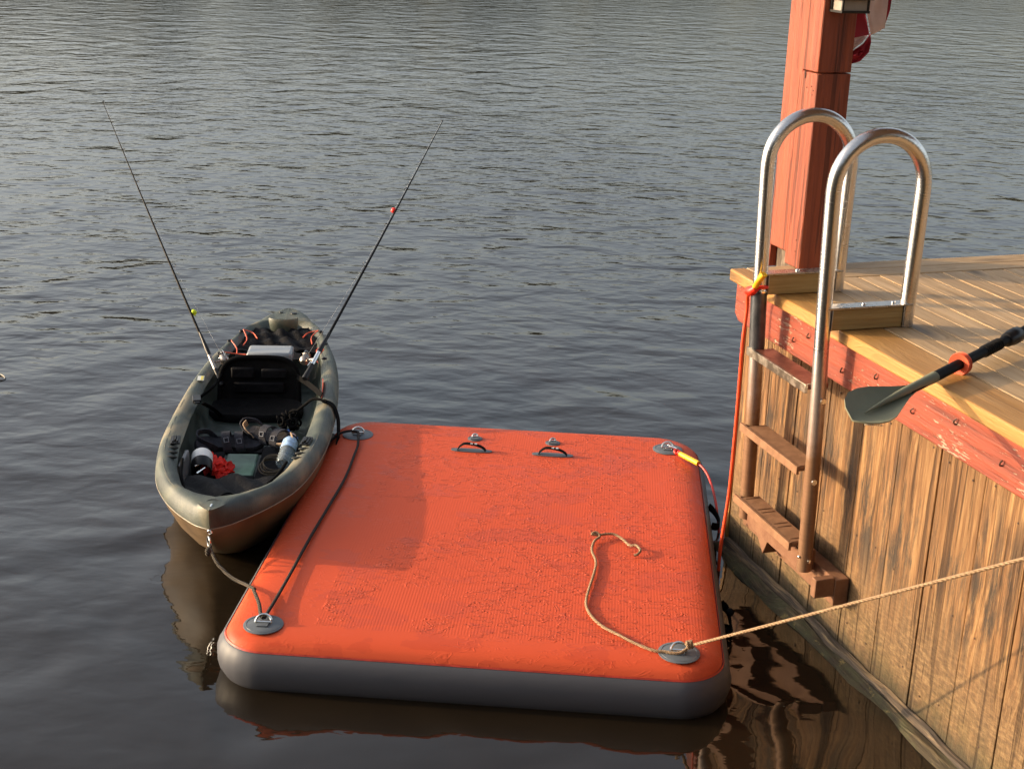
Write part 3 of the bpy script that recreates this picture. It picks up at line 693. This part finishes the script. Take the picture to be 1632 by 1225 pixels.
for k in range(14):
    u = random.uniform(.15, 1.2); sg = random.choice((-1, 1)); b = sinterp(HB, u); ln = random.uniform(.05, .16)
    p0 = []
    for j in range(5):
        uj = u+ln*j/4; bj = sinterp(HB, uj); zs = interp(ZS, uj); zc = interp(ZC, uj); ib = interp(IB, uj) if uj > .16 else 0
        p0.append((sg*(bj-.36*(bj-ib)+.004*k/14-.002), uj, zc+.0002))
    m.tube(p0, .0007, 5)
for part_ in pieces(m, 'scuff', simple('pale_scuff', (.19, .18, .14), .6), kay): pass
m = MB(); m.rings(cock_r, cap=False, closed=False); build(m, 'cockpit_floor', FLOORM, kay, smoothang=40)
m = MB()
for sg in (-1, 1): m.tube([(sg*(sinterp(HB, u)+.001), u, interp(ZS, u)) for u in us], .0022, 6)
pieces(m, 'seam_line', simple('pale_seam', (.20, .17, .12), .5), kay)
# stern scoop and scupper caps
m = MB(); R_ = []
for k in range(13):
    a = pi*k/12; R_.append([(.072*cos(a)*q, 2.335-.045*sin(a)*q+.03*(1-q), .215+zz) for q, zz in ((.80, 0), (.9, .02), (.97, .05), (1., .075), (.94, .083), (.86, .08), (.80, .06), (.72, .01))])
m.rings(R_, cap=False, closed=False); m.prism([(.06*cos(2*pi*k/20), 2.335+.04*sin(2*pi*k/20)) for k in range(20)], .205, .222); build(m, 'stern_scoop', KAY, kay, smoothang=60)
m = MB()
for v, u, r_ in ((.03, 2.53, .016), (-.035, 2.545, .010)): m.lathe([(r_, 0), (r_*.9, .003), (.002, .003)], (v, u, .262), n=16)
pieces(m, 'stern_cap', BLACKG, kay)
# notches moulded in the gunwales, carry plates
m = MB()
for sg in (-1, 1):
    for k in range(3):
        u = .62+k*.055; b = sinterp(HB, u); ib = interp(IB, u)
        m.ball((sg*(ib+.022), u, interp(ZC, u)-.005), (.022, .006, .007), 12, 8)
pieces(m, 'gunwale_notch', simple('notch_dark', (.02, .022, .02), .6), kay)
for sg in (-1, 1):
    m = MB(); b = interp(IB, .8); z = interp(ZC, .8)
    Mr = Matrix.Translation((sg*(b+.018), .80, z+.001)) @ Matrix.Rotation(-sg*.12, 4, 'Z')
    m.box((-.018, -.04, 0), (.018, .04, .006), Mr); m.box((-.012, -.03, .006), (-.004, .03, .011), Mr); m.box((.004, -.03, .006), (.012, .03, .011), Mr); m.box((-.003, -.02, .006), (.003, .024, .014), Mr)
    build(m, 'carry_plate', BLACKG, kay, bevel=.0015)
m = MB(); b = interp(HB, 1.53); Mr = Matrix.Translation((-.262, 1.54, .2535)) @ Matrix.Rotation(.1, 4, 'Z') @ Matrix.Rotation(.05, 4, 'Y')
m.box((-.022, -.03, 0), (.006, .03, .001), Mr); st = build(m, 'sticker', simple('sticker_white', (.55, .58, .55), .5, nvar=.05), kay)
m = MB(); m.box((-.008, -.026, .0012), (.003, .026, .0018), Mr); build(m, 'sticker_band', simple('sticker_yellow', (.55, .48, .10), .5), st)
# sun glint on right inner side modelled as an orange strip, seat
m = MB(); m.ribbon([(.262, 1.33, .235), (.258, 1.45, .245), (.25, 1.55, .24)], .03, .003, (0, .1, 1), 4); build(m, 'orange_glint', ORCORD, kay)
m = MB()
def arch(u, s_, z0, zt, hw, th, lean):
    out = []
    for k in range(17):
        a = pi*k/16; v = hw*math.copysign(abs(cos(a))**.55, cos(a)); z = z0+(zt-z0)*abs(sin(a))**.45
        out.append((v-.03, u+lean*(z-z0)/(zt-z0), z))
    return out
seat = None
rs = []
for dz, q in ((-.012, .93), (-.014, .985), (-.004, 1.0), (.010, .99), (.014, .93)):
    rs.append([(v+.0, u+dz, z) for v, u, z in [((p[0]+.03)*q-.03, p[1], .13+(p[2]-.13)*q) for p in arch(1.6, 1, .13, .318, .168, 0, .05)]])
m = MB(); m.rings(rs); seat = build(m, 'backrest', SEATM, kay, smoothang=50)
m = MB(); m.tube(arch(1.588, 1, .13, .320, .172, 0, .05), .011, 10, sub=2); build(m, 'backrest_piping', BLACK, seat)
m = MB()
for x0, x1, z0, z1 in ((-.15, -.05, .235, .285), (-.02, .09, .235, .28), (-.14, .08, .17, .22)): m.box((x0, 1.585-.002+(z0-.13)*.1, z0), (x1, 1.60+(z0-.13)*.1, z1))
pieces(m, 'backrest_panel', MESHM, seat, bevel=.008)
poly = []
for k in range(36):
    a = 2*pi*k/36; poly.append((-.035+.205*math.copysign(abs(cos(a))**.6, cos(a)), 1.49+.115*math.copysign(abs(sin(a))**.75, sin(a))))
m = MB(); m.rings([[(-.035+(x+.035)*q, 1.49+(y-1.49)*q, z) for x, y in poly] for q, z in ((.95, .1), (1., .115), (1., .138), (.96, .147), (.8, .140), (.4, .134))]); build(m, 'seat_cushion', SEATM, kay, smoothang=60)
for sg in (-1, 1):
    m = MB(); x0 = -.03+sg*.165
    if sg < 0:
        m.ribbon([(x0, 1.60, .245), (-.20, 1.45, .25), (-.232, 1.27, .262)], .022, .004, (.5, 0, 1), 3); m.ribbon([(-.205, 1.20, .262), (-.18, 1.30, .20), (-.16, 1.37, .14)], .018, .004, (1, 0, .3), 3)
    else:
        m.ribbon([(x0, 1.60, .245), (.20, 1.48, .25), (.265, 1.30, .268)], .022, .004, (.5, 0, 1), 3)
    pieces(m, 'seat_strap', BLACK, kay)
m = MB(); Mr = Matrix.Translation((-.235, 1.22, .267)) @ Matrix.Rotation(.2, 4, 'Z'); m.box((-.017, -.035, 0), (.017, .035, .014), Mr); m.box((-.012, -.05, .002), (.012, -.036, .010), Mr); build(m, 'strap_buckle', BLACKG, kay, bevel=.003)
# tank well cover with wrinkles, orange lacing
m = MB(); rs = []
for i in range(23):
    u = 1.99+i*.0155; hw = interp(IB, u)-.004
    rs.append([(-hw+2*hw*k/28, u, .232+.012*sin(k*.9+i*.5)*sin(pi*k/28)+.012*sin(i*.9)*sin(pi*k/28)+(.012 if i > 10 else 0)+.008*sin(k*.35+i*1.3)) for k in range(29)])
rs2 = [r_ + [(x, y, z-.004) for x, y, z in reversed(r_)] for r_ in rs]
m.rings(rs2); build(m, 'well_cover', MESHM, kay, smoothang=60)
m = MB(); rs = []
for i in range(10):
    u = 1.86+i*.013; hw = .15
    rs.append([(-hw-.03+2*hw*k/18, u, .235+.006*sin(k*.8+i)) for k in range(19)])
m.rings([r_ + [(x, y, z-.004) for x, y, z in reversed(r_)] for r_ in rs]); build(m, 'well_strap', MESHM, kay, smoothang=60)
m = MB()
for pts in ([(-.175, 2.2, .275), (-.15, 2.13, .25), (-.155, 2.03, .25)], [(-.175, 2.2, .275), (-.13, 2.19, .262), (-.10, 2.12, .255)], [(-.21, 2.04, .27), (-.18, 1.99, .25), (-.17, 1.93, .24)], [(-.225, 1.88, .265), (-.17, 1.90, .25), (-.10, 1.885, .25)], [(-.23, 1.82, .262), (-.16, 1.80, .24), (-.08, 1.80, .24)],
            [(.18, 2.2, .275), (.15, 2.16, .255), (.16, 2.06, .25)], [(.18, 2.2, .275), (.13, 2.2, .262), (.11, 2.15, .255)], [(.22, 2.0, .268), (.19, 1.97, .25), (.2, 1.9, .25)], [(.225, 1.93, .266), (.2, 1.85, .25), (.21, 1.78, .25)]):
    m.tube(pts, .0028, 7, sub=4)
pieces(m, 'bungee_cord', ORCORD, kay)
m = MB()
for v, u in ((-.185, 2.21), (.19, 2.21), (-.22, 2.05), (.225, 2.02), (-.237, 1.86), (.238, 1.80)): m.lathe([(.012, 0), (.011, .006), (.004, .010)], (v, u, .262), n=12)
pieces(m, 'cord_anchor', BLACKG, kay)
# front tray bag (black mesh pouch laced across the bow end of the cockpit)
m = MB(); rs = []
for i in range(12):
    t = i/11; u = .40+.19*t; hw = (interp(IB, u)-.008)*(1-.12*t)
    rs.append([(-hw+2*hw*k/20, u, (.205-.005*t)+.014*sin(k*.75+i*.6)*sin(pi*k/20)) for k in range(21)])
m.rings([r_ + [(x, y, z-.006) for x, y, z in reversed(r_)] for r_ in rs]); build(m, 'bow_pouch', MESHM, kay, smoothang=60)
m = MB(); m.tube([(-.16, .405, .222), (-.09, .375, .212), (.02, .372, .212), (.11, .40, .225)], .005, 8, sub=4); m.tube([(-.19, .62, .255), (-.175, .5, .245), (-.15, .41, .225)], .006, 8, sub=3); m.tube([(.19, .62, .245), (.165, .5, .24), (.12, .41, .225)], .006, 8, sub=3); pieces(m, 'pouch_edge', BLACK, kay)
m = MB(); m.box((-.205, .60, .15), (-.19, .76, .235)); build(m, 'side_panel', simple('slate_panel', (.09, .095, .105), .5), kay, bevel=.003)
m = MB(); m.ball((.02, .35, .205), (.010, .008, .012), 10, 8); m.tube([(.02, .35, .2), (.0, .345, .2), (-.02, .35, .195)], .002, 6); build(m, 'orange_toggle', ORCORD, kay)
m = MB(); m.box((-.2, .66, .086), (-.108, 1.16, .0935)); m.box((.04, .66, .086), (.2, 1.16, .0935)); m.box((-.107, 1.09, .086), (.039, 1.16, .0935)); m.box((-.107, .66, .086), (.039, .852, .0935))
pieces(m, 'black_floor_piece', MESHM, kay, bevel=.003)  # black panels covering the floor around the hatch
m = MB(); m.box((-.098, .86, .078), (.03, 1.08, .094)); build(m, 'green_hatch', GREENT, kay, bevel=.008)
# bow recess with eye bolt
m = MB(); m.lathe([(.030, 0), (.034, .004), (.03, .006), (.02, .003), (.002, .002)], (0, .105, .297), (0, -.35, 1), 24); build(m, 'bow_recess', simple('recess_dark', (.05, .055, .048), .4), kay)
m = MB(); m.tube([(0, .085, .31), (0, .062, .308), (0, .042, .28), (0, .034, .25)], .0042, 8, sub=3); m.lathe([(.009, 0), (.008, .005), (.002, .007)], (0, .09, .305), n=12); build(m, 'eye_bolt', CHROME, kay)

# ------------------------------------------------------------------ things lying in the kayak
co_ = thing('tackle_cooler', 'small cooler with pale grey lid behind the black kayak seat', 'cooler', 'K', (0, 1.79, .11))
m = MB(); m.box((-.093, 1.725, .13), (.093, 1.84, .262)); build(m, 'cooler_body', COOLB, co_, bevel=.008)
m = MB(); m.box((-.1, 1.718, .2635), (.1, 1.846, .312)); build(m, 'lid', COOLT, co_, bevel=.012)
m = MB(); m.box((-.05, 1.710, .232), (.045, 1.7245, .258)); build(m, 'handle', BLACKG, co_, bevel=.002)
m = MB(); m.ball((-.112, 1.75, .22), (.016, .025, .04), 12, 8); build(m, 'side_pocket', simple('pinkish_pocket', (.20, .11, .10), .6), co_)

def sandal(label, loc, rz, tilt, grp, s=1.0, flip=1):
    t = thing('sandal', label, 'sandal', 'K', (0, 0, 0), grp)
    t.matrix_world = fm('K') @ Matrix.Translation(loc) @ Matrix.Rotation(rz, 4, 'Z') @ Matrix.Rotation(tilt, 4, 'X'); OFF[t.name] = (0, 0, 0)
    out = [(-.118, 0), (-.112, .024), (-.085, .034), (-.04, .030), (.0, .030), (.05, .040), (.09, .040), (.118, .022), (.126, .0), (.118, -.024), (.09, -.038), (.05, -.038), (.0, -.028), (-.04, -.028), (-.085, -.033), (-.112, -.024)]
    out = [(x*s, y*s*flip) for x, y in out]; P_, _ = smooth([Vector((x, y, 0)) for x, y in out+[out[0]]], 4); P_ = P_[:-1]
    m = MB(); m.rings([[(p.x*q, p.y*q, z) for p in P_] for q, z in ((.97, 0), (1, .004), (1.0, .016), (.98, .020))]); build(m, 'sole', SOLE, t, smoothang=60)
    m = MB(); m.rings([[(p.x*q, p.y*q, z) for p in P_] for q, z in ((.95, .0205), (.94, .026), (.88, .023), (.5, .021))]); build(m, 'footbed', SAND, t, smoothang=60)
    for xs, hh in ((.045, .048), (-.005, .058)):
        m = MB(); m.ribbon([(xs+.005, -.040*s, .010), (xs, -.041*s, .03), (xs-.004, -.022, hh), (xs-.005, 0, hh+.008), (xs-.003, .022, hh), (xs, .041*s, .03), (xs+.005, .040*s, .010)], .034, .0045, (1, 0, 0), 4); sp = build(m, 'strap', SAND, t, smoothang=50)
        m = MB(); m.torus((xs-.003, -.026, hh-.002+.004), .011, .0022, (0, -.6, .8), 4, 6, (1.1, 1.1)); build(m, 'buckle', simple('buckle_grey', (.16, .17, .2), .35), sp)
    m = MB(); m.ribbon([(-.045, -.031, .015), (-.075, -.036, .05), (-.112, -.02, .066), (-.12, 0, .068), (-.112, .02, .066), (-.075, .036, .05), (-.045, .031, .015)], .024, .004, (0, 0, 1), 4); build(m, 'heel_strap', SAND, t, smoothang=50)
    return t
sandal('dark sandal lying flat with two buckled straps, beside the white bottle cap', (-.085, 1.03, .145), radians(10), radians(24), 'pair of sandals in the kayak', 1.12)
sandal('dark sandal turned on its side with tan lining, beside the water bottle', (.085, 1.05, .165), radians(-32), radians(30), 'pair of sandals in the kayak', 1.0, -1)
m = MB(); m.ribbon([(.02, 1.10, .19), (.045, 1.11, .225), (.075, 1.10, .215)], .04, .003, (0, 1, .3), 4)
bpy_s = [o for o in C.objects if o.name.startswith('sandal')]
l = bpy_s[-1]
m = MB(); m.ribbon([(-.06, -.034, .03), (-.08, -.03, .058), (-.105, -.012, .062), (-.105, .012, .062)], .028, .003, (0, 0, 1), 4); m.ribbon([(.05, -.036, .03), (.09, -.03, .034), (.115, 0, .034), (.09, .03, .034)], .012, .006, (0, 0, 1), 4)
pieces(m, 'tan_lining', SANDT, l, smoothang=50)
t = thing('cup', 'black cup with a white rim lying beside the red cloth', 'cup', 'K', (-.155, .83, .1))
m = MB(); m.lathe([(.037, .0), (.040, .004), (.040, .055), (.036, .056), (.036, .003)], (-.145, .745, .150), (-.12, 1, .28), 28, cap=False); m.lathe([(.001, .05), (.037, .05)], (-.145, .745, .150), (-.12, 1, .28), 24, cap=False); build(m, 'cup_body', BLACKG, t, smoothang=50)
m = MB(); m.lathe([(.0405, .056), (.0405, .10), (.036, .108), (.018, .111), (.001, .111)], (-.145, .745, .150), (-.12, 1, .28), 28); build(m, 'white_cap', WHITE, t, smoothang=50)
m = MB(); m.tube([(-.155, .70, .165), (-.12, .76, .175)], .003, 6); m.tube([(-.165, .73, .18), (-.145, .745, .185)], .003, 6); pieces(m, 'metal_stick', CHROME, t)
m = MB(); nx = 22; rs = []
for i in range(nx):
    row = []
    for k in range(nx):
        x = -.155+.09*k/(nx-1)*(1+.3*sin(i*.8)); y = .775+.17*i/(nx-1)
        row.append((x+.006*sin(i*1.3), y+.007*sin(k*1.1), .108+.05*(1-k/(nx-1))*.9+.009*sin(k*1.2+i*.7)+.007*sin(i*1.4-k*.5)))
    rs.append(row)
m.rings([r_ + [(x, y, z-.004) for x, y, z in reversed(r_)] for r_ in rs]); tag(build(m, 'red_cloth', REDC, None, 'K', (-.11, .86, .1), 60), 'crumpled bright red cloth on the kayak floor beside the cup', 'cloth')
m = MB(); rs = []
for i in range(12):
    rs.append([(.085+.09*k/11, 1.12+.07*i/11, .12+.05*sin(pi*k/11)*sin(pi*i/11)+.006*sin(k*2+i)) for k in range(12)])
m.rings([r_ + [(x, y, z-.02) for x, y, z in reversed(r_)] for r_ in rs]); tag(build(m, 'blue_cloth', BLUE, None, 'K', (.13, 1.15, .1), 60), 'small bright blue cloth tucked behind the water bottle', 'cloth')
t = thing('water_bottle', 'clear plastic water bottle with pale blue label against the right gunwale', 'bottle', 'K', (.165, .95, .11))
cb = (.15, .86, .135); axb = (.10, .9, .28)
s = NT('clear_plastic'); s.p(Base_Color=(.55, .66, .74), Roughness=.12, Transmission_Weight=.75, IOR=1.2); CLR = s.m
m = MB(); m.lathe([(.001, 0), (.026, .001), (.031, .008), (.031, .03), (.029, .035), (.031, .04), (.031, .07), (.029, .075), (.031, .08), (.031, .13), (.024, .15), (.013, .165), (.012, .172)], cb, axb, 28); build(m, 'bottle_body', CLR, t, smoothang=50)
m = MB(); m.lathe([(.0315, .085), (.0318, .09), (.0318, .135), (.0255, .15)], cb, axb, 28, cap=False); build(m, 'label', simple('pale_blue_label', (.34, .50, .72), .4, nscale=60, nvar=.35), t, smoothang=50)
m = MB(); m.lathe([(.015, .170), (.015, .183), (.012, .186), (.001, .186)], cb, axb, 20); build(m, 'cap', simple('pinkish_cap', (.55, .38, .38), .4), t)
m = MB()
for k in range(5): m.torus((.10+.004*k, .86+.003*k, .125+.004*k), .045-.004*(k % 2), .0026, (.12*sin(k*2), -.45+.1*cos(k*3), 1), 30, 6)
tag(build(m, 'coiled_cable', simple('brass_black_cable', (.05, .035, .018), .35), None, 'K', (.1, .86, .1)), 'thin coiled black cable beside the pale green hatch', 'cable')
m = MB(); rr_ = random.Random(5)
for k in range(16):
    a = rr_.uniform(0, 6.3); c0 = (.125+rr_.uniform(-.03, .035), 1.27+rr_.uniform(-.05, .05), .135+rr_.uniform(0, .05)); m.torus(c0, rr_.uniform(.014, .026), .005, (cos(a), sin(a), rr_.uniform(.3, 1.2)), 18, 6)
m.tube([(.13, 1.3, .17), (.19, 1.30, .22), (.235, 1.27, .262), (.29, 1.24, .262)], .006, 8, sub=4)
tag(build(m, 'chain_of_straps', BLACK, None, 'K', (.13, 1.27, .11)), 'tangled black strap bundle beside the seat cushion', 'strap')

# ------------------------------------------------------------------ fishing rods
def K2W(p): return Vector(conv(p, 'K', 'W'))
def rod(label, butt, tip, bend, grip, fcol, ft, flabel, side, gcol):
    butt, tip = Vector(butt), Vector(tip)
    t = thing('fishing_rod', label, 'fishing rod', 'W', tuple(butt), 'fishing rods standing in the kayak')
    ax = (tip-butt).normalized(); Ln = (tip-butt).length; sd = ax.cross(Vector((0, 1, .2))).normalized()
    pts = [butt+ax*Ln*q+Vector((0, 0, -1))*bend*(4*q*(1-q)) for q in (.12, .3, .45, .6, .75, .88, 1.)]
    m = MB(); m.tube(pts, [.0066, .0057, .0049, .004, .003, .0022, .0014], 8, sub=4); build(m, 'blank', SHAFT, t)
    m = MB(); m.lathe([(.011, 0), (.013, .01), (.010, .05), (.010, .09)], butt, ax, 14); m.lathe([(.0095, .17), (.0105, .2), (.007, .26), (.0055, .3)], butt, ax, 14); pieces(m, 'grip', gcol, t)
    m = MB(); m.lathe([(.0088, .09), (.0088, .17)], butt, ax, 14); build(m, 'reel_seat', CHROME if side < 0 else GUNMET, t)
    fr = -(Vector((0, 0, 1)) - ax*ax.z).normalized() if True else sd
    fr = (Vector((side*.9, -.2, -.5))); fr = (fr-ax*fr.dot(ax)).normalized()
    m = MB(); c = butt+ax*.13; m.tube([c, c+fr*.03, c+fr*.05+ax*.01], [.004, .004, .006], 8); m.lathe([(.012, -.02), (.020, -.012), (.021, .0), (.016, .004), (.016, .022), (.020, .026), (.012, .034)], c+fr*.058+ax*.005, ax, 18); rl = build(m, 'reel', GUNMET, t)
    m = MB(); q = ax.cross(fr).normalized(); c2 = c+fr*.058; m.tube([c2, c2+q*.03*side, c2+q*.035*side+ax*.035], .0022, 6); m.ball(c2+q*.035*side+ax*.04, .007, 8, 6); m.torus(c2+ax*.03, .022, .0015, fr, 20, 5); build(m, 'crank_handle', CHROME, rl)
    m = MB()
    gp = []
    for i_, (q_, r_) in enumerate(((.40, .010), (.55, .0075), (.70, .006), (.82, .0045), (.92, .0035), (1.0, .003))):
        p = butt+ax*Ln*q_+Vector((0, 0, -1))*bend*(4*q_*(1-q_)); g = p+fr*(r_+.004); m.torus(g, r_, .0012, ax, 14, 5); m.tube([p-ax*.012, p+fr*.004], .0012, 5); gp.append(g)
    pieces(m, 'line_guide', BLACKG, t)
    m = MB(); m.tube([c+fr*.055+ax*.03]+gp, .0004, 5); build(m, 'fishing_line', simple('line_pale', (.5, .5, .48), .3), t)
    p = butt+ax*Ln*ft+Vector((0, 0, -1))*bend*(4*ft*(1-ft))+fr*.014
    m = MB(); m.ball(p, .0135, 16, 12); m.lathe([(.004, .0), (.004, .018)], p, ax, 8); m.lathe([(.003, -.02), (.003, 0)], p, ax, 8)
    tag(build(m, 'float', fcol, None, 'W', tuple(p)), flabel, 'fishing float')
    return t
rod('left fishing rod with lime float leaning out over the water', K2W((-.19, 1.60, .20)), (-2.06, 6.86, 1.246), .012, 0, LIME, .24, 'round lime yellow float clipped to the left fishing rod', 1, BLACKG)
rod('right fishing rod with red float and bright reel seat', K2W((.195, 1.31, .335)), (-.40, 7.2, 1.155), .01, 0, REDF, .61, 'round red float clipped to the right fishing rod', -1, BLACKG)

# ------------------------------------------------------------------ ropes and lines
def rope(name, pts, r, mat, label, cat, frame='W', n=10, sub=5, extra=None, group=None):
    m = MB(); m.tube(pts, r, n, sub=sub)
    if extra: extra(m)
    o = build(m, name, mat, None, frame, tuple(pts[0])); return tag(o, label, cat, group)
def knot(m):
    c = Vector((.545, 3.571, .185))
    for k in range(4): m.torus(c+Vector((.004*k-.008, .002*k, 0)), .0095, .0045, (1, .3*sin(k*2), .35*cos(k*2)), 14, 8)
tanp = [(.54, 3.572, .176), (.515, 3.560, .165), (.49, 3.562, .163), (.472, 3.569, .162), (.436, 3.577, .161), (.384, 3.618, .161), (.34, 3.664, .161), (.296, 3.711, .161), (.265, 3.775, .161), (.252, 3.848, .161), (.264, 3.941, .162), (.285, 4.052, .162), (.297, 4.144, .162), (.287, 4.229, .163), (.299, 4.300, .164), (.319, 4.328, .170), (.305, 4.342, .178), (.291, 4.332, .174), (.318, 4.338, .170), (.362, 4.353, .168), (.393, 4.330, .164), (.417, 4.272, .166), (.439, 4.259, .172), (.450, 4.226, .170), (.438, 4.203, .165), (.428, 4.203, .163)]
rope('mooring_rope', tanp, .0046, TAN, 'loose tan rope tail curling across the orange raft top', 'rope', extra=knot)
Qe = Vector(conv((2.0, 2.371, .832), 'D', 'W')); Q0 = Vector((.55, 3.571, .185))
tl = [tuple(Q0+(Qe-Q0)*t+Vector((0, 0, -.02))*4*t*(1.6-t)/1.6*0) for t in (0, .25, .5, .75, 1., 1.3, 1.6)]
rope('mooring_line', tl, .0046, TAN, 'taut tan rope stretched from the raft ring up past the bulkhead', 'rope')
rope('tie_cord', [(-.618, 5.236, .172), (-.606, 5.117, .166), (-.608, 5.016, .164), (-.615, 4.781, .164), (-.64, 4.529, .164), (-.668, 4.264, .164), (-.69, 4.003, .165), (-.707, 3.808, .168), (-.719, 3.672, .175)], .0052, BLKROPE, 'thin black cord running along the left edge of the raft between two rings', 'cord')
bw = [K2W(p) for p in ((0, -.012, .245), (0.004, -.018, .215))]
m = MB(); e0 = K2W((0, .034, .24)); m.torus(e0+Vector((0, -.02, -.03)), .016, .0032, (1, .5, .1), 24, 8, (1., 1.5)); m.torus(e0+Vector((0, -.005, -.002)), .007, .0025, (.2, 1, .2), 16, 6)
tag(build(m, 'carabiner', CHROME, None, 'W', tuple(e0)), 'steel snap ring hanging from the kayak bow eye', 'snap ring')
e1 = e0+Vector((.001, -.028, -.052))
rope('bow_line', [(-0.983, 4.138, 0.205) ,(-0.969, 4.09, 0.19) ,(-0.94, 4.036, 0.172) ,(-0.914, 4.008, 0.16) ,(-0.881, 3.973, 0.152) ,(-0.851, 3.944, 0.152) ,(-0.825, 3.913, 0.16) ,(-0.784, 3.859, 0.172) , (-.785, 3.853, .172), (-.752, 3.765, .172), (-.735, 3.70, .17), (-.722, 3.672, .175)], .0058, DKROPE, 'dark braided rope from the kayak bow ring to the raft corner ring', 'rope', extra=lambda m: m.ball((-.967, 4.045, .203), (.011, .011, .016), 12, 8))
rope('stern_cord', [(-.615, 5.238, .172), (-.65, 5.236, .178), (-.69, 5.225, .17), (-.725, 5.18, .155), (-.76, 5.14, .16)], .005, BLKROPE, 'short black cord from the far left raft ring towards the kayak', 'cord')
m = MB(); m.ribbon([K2W((.275, 1.25, .262)), K2W((.315, 1.24, .245)), K2W((.338, 1.20, .205)), K2W((.345, 1.12, .165)), K2W((.342, 1.06, .14)), K2W((.336, 1.02, .10))], .034, .005, (0, 1, 0), 5)
tag(build(m, 'webbing_strap', BLACK, None, 'W', tuple(K2W((.3, 1.2, .2)))), 'wide black strap looped over the right gunwale of the kayak', 'strap')
# orange cable: ladder to water; raft ring over the far corner
cab = [(2.087, 3.872, 1.075), (2.062, 3.905, 1.055), (2.068, 3.945, 1.035), (2.085, 3.985, 1.008), (2.090, 3.992, .96), (2.084, 3.99, .85), (2.088, 3.995, .70), (2.090, 3.998, .5), (2.088, 4.0, .3), (2.078, 4.0, .16), (2.072, 4.0, .05), (2.07, 3.99, -.06)]
t = thing('orange_cable', 'orange cable tied to the ladder with a yellow sleeve, hanging into the water', 'cable', 'D', (2.08, 3.95, .5))
m = MB(); m.tube(cab, .0062, 10, sub=5); build(m, 'cable', CABLE, t)
m = MB(); m.tube([(2.050, 3.872, 1.075), (2.045, 3.84, 1.105), (2.048, 3.815, 1.13)], [.010, .0115, .010], 12, sub=3, flat=.8); m.tube([(2.052, 3.868, 1.09), (2.052, 3.835, 1.128)], .008, 10); build(m, 'yellow_sleeve', YELLOW, t)
m = MB(); m.tube([(2.052, 3.872, 1.070), (2.046, 3.89, 1.055), (2.05, 3.915, 1.05), (2.065, 3.93, 1.04)], [.012, .0155, .015, .010], 12, sub=3); m.torus((2.075, 3.897, 1.065), .029, .006, (0, .25, 1), 24, 8); build(m, 'red_knot', REDTIE, t)
t = thing('raft_cable', 'red cable with a yellow sleeve clipped at the far right corner of the raft', 'cable', 'W', (.72, 5.05, .17))
m = MB(); m.tube([(.665, 5.135, .168), (.70, 5.085, .172), (.728, 5.045, .170), (.755, 5.00, .162), (.775, 4.95, .14), (.788, 4.86, .10), (.795, 4.78, .04), (.80, 4.74, -.03)], .005, 10, sub=5); build(m, 'cable', simple('dark_red_cable', (.40, .02, .012), .4), t)
m = MB(); m.tube([(.678, 5.112, .172), (.74, 5.022, .170)], .0105, 12); build(m, 'yellow_sleeve', YELLOW, t)
m = MB(); m.torus((.668, 5.128, .173), .012, .005, (.3, -.3, 1), 18, 8); m.ball((.675, 5.118, .173), .011, 10, 8); build(m, 'red_tie', REDTIE, t)
m = MB(); m.torus((.652, 5.165, .180), .018, .0032, (.4, .2, 1), 18, 6, (.7, 1.3)); build(m, 'snap_hook', CHROME, t)
m = MB(); m.torus((-2.475, 6.255, .006), .045, .005, (.1, 0, 1), 28, 8, (.75, 1.25)); m.tube([(-2.62, 6.33, .01), (-2.56, 6.30, .012), (-2.5, 6.25, .012)], .0055, 8, sub=4)
tag(build(m, 'floating_loop', LOOPM, None, 'W', (-2.47, 6.28, 0)), 'small grey cord loop floating on the water at the left edge of the picture', 'cord loop')
bpy.context.view_layer.update()
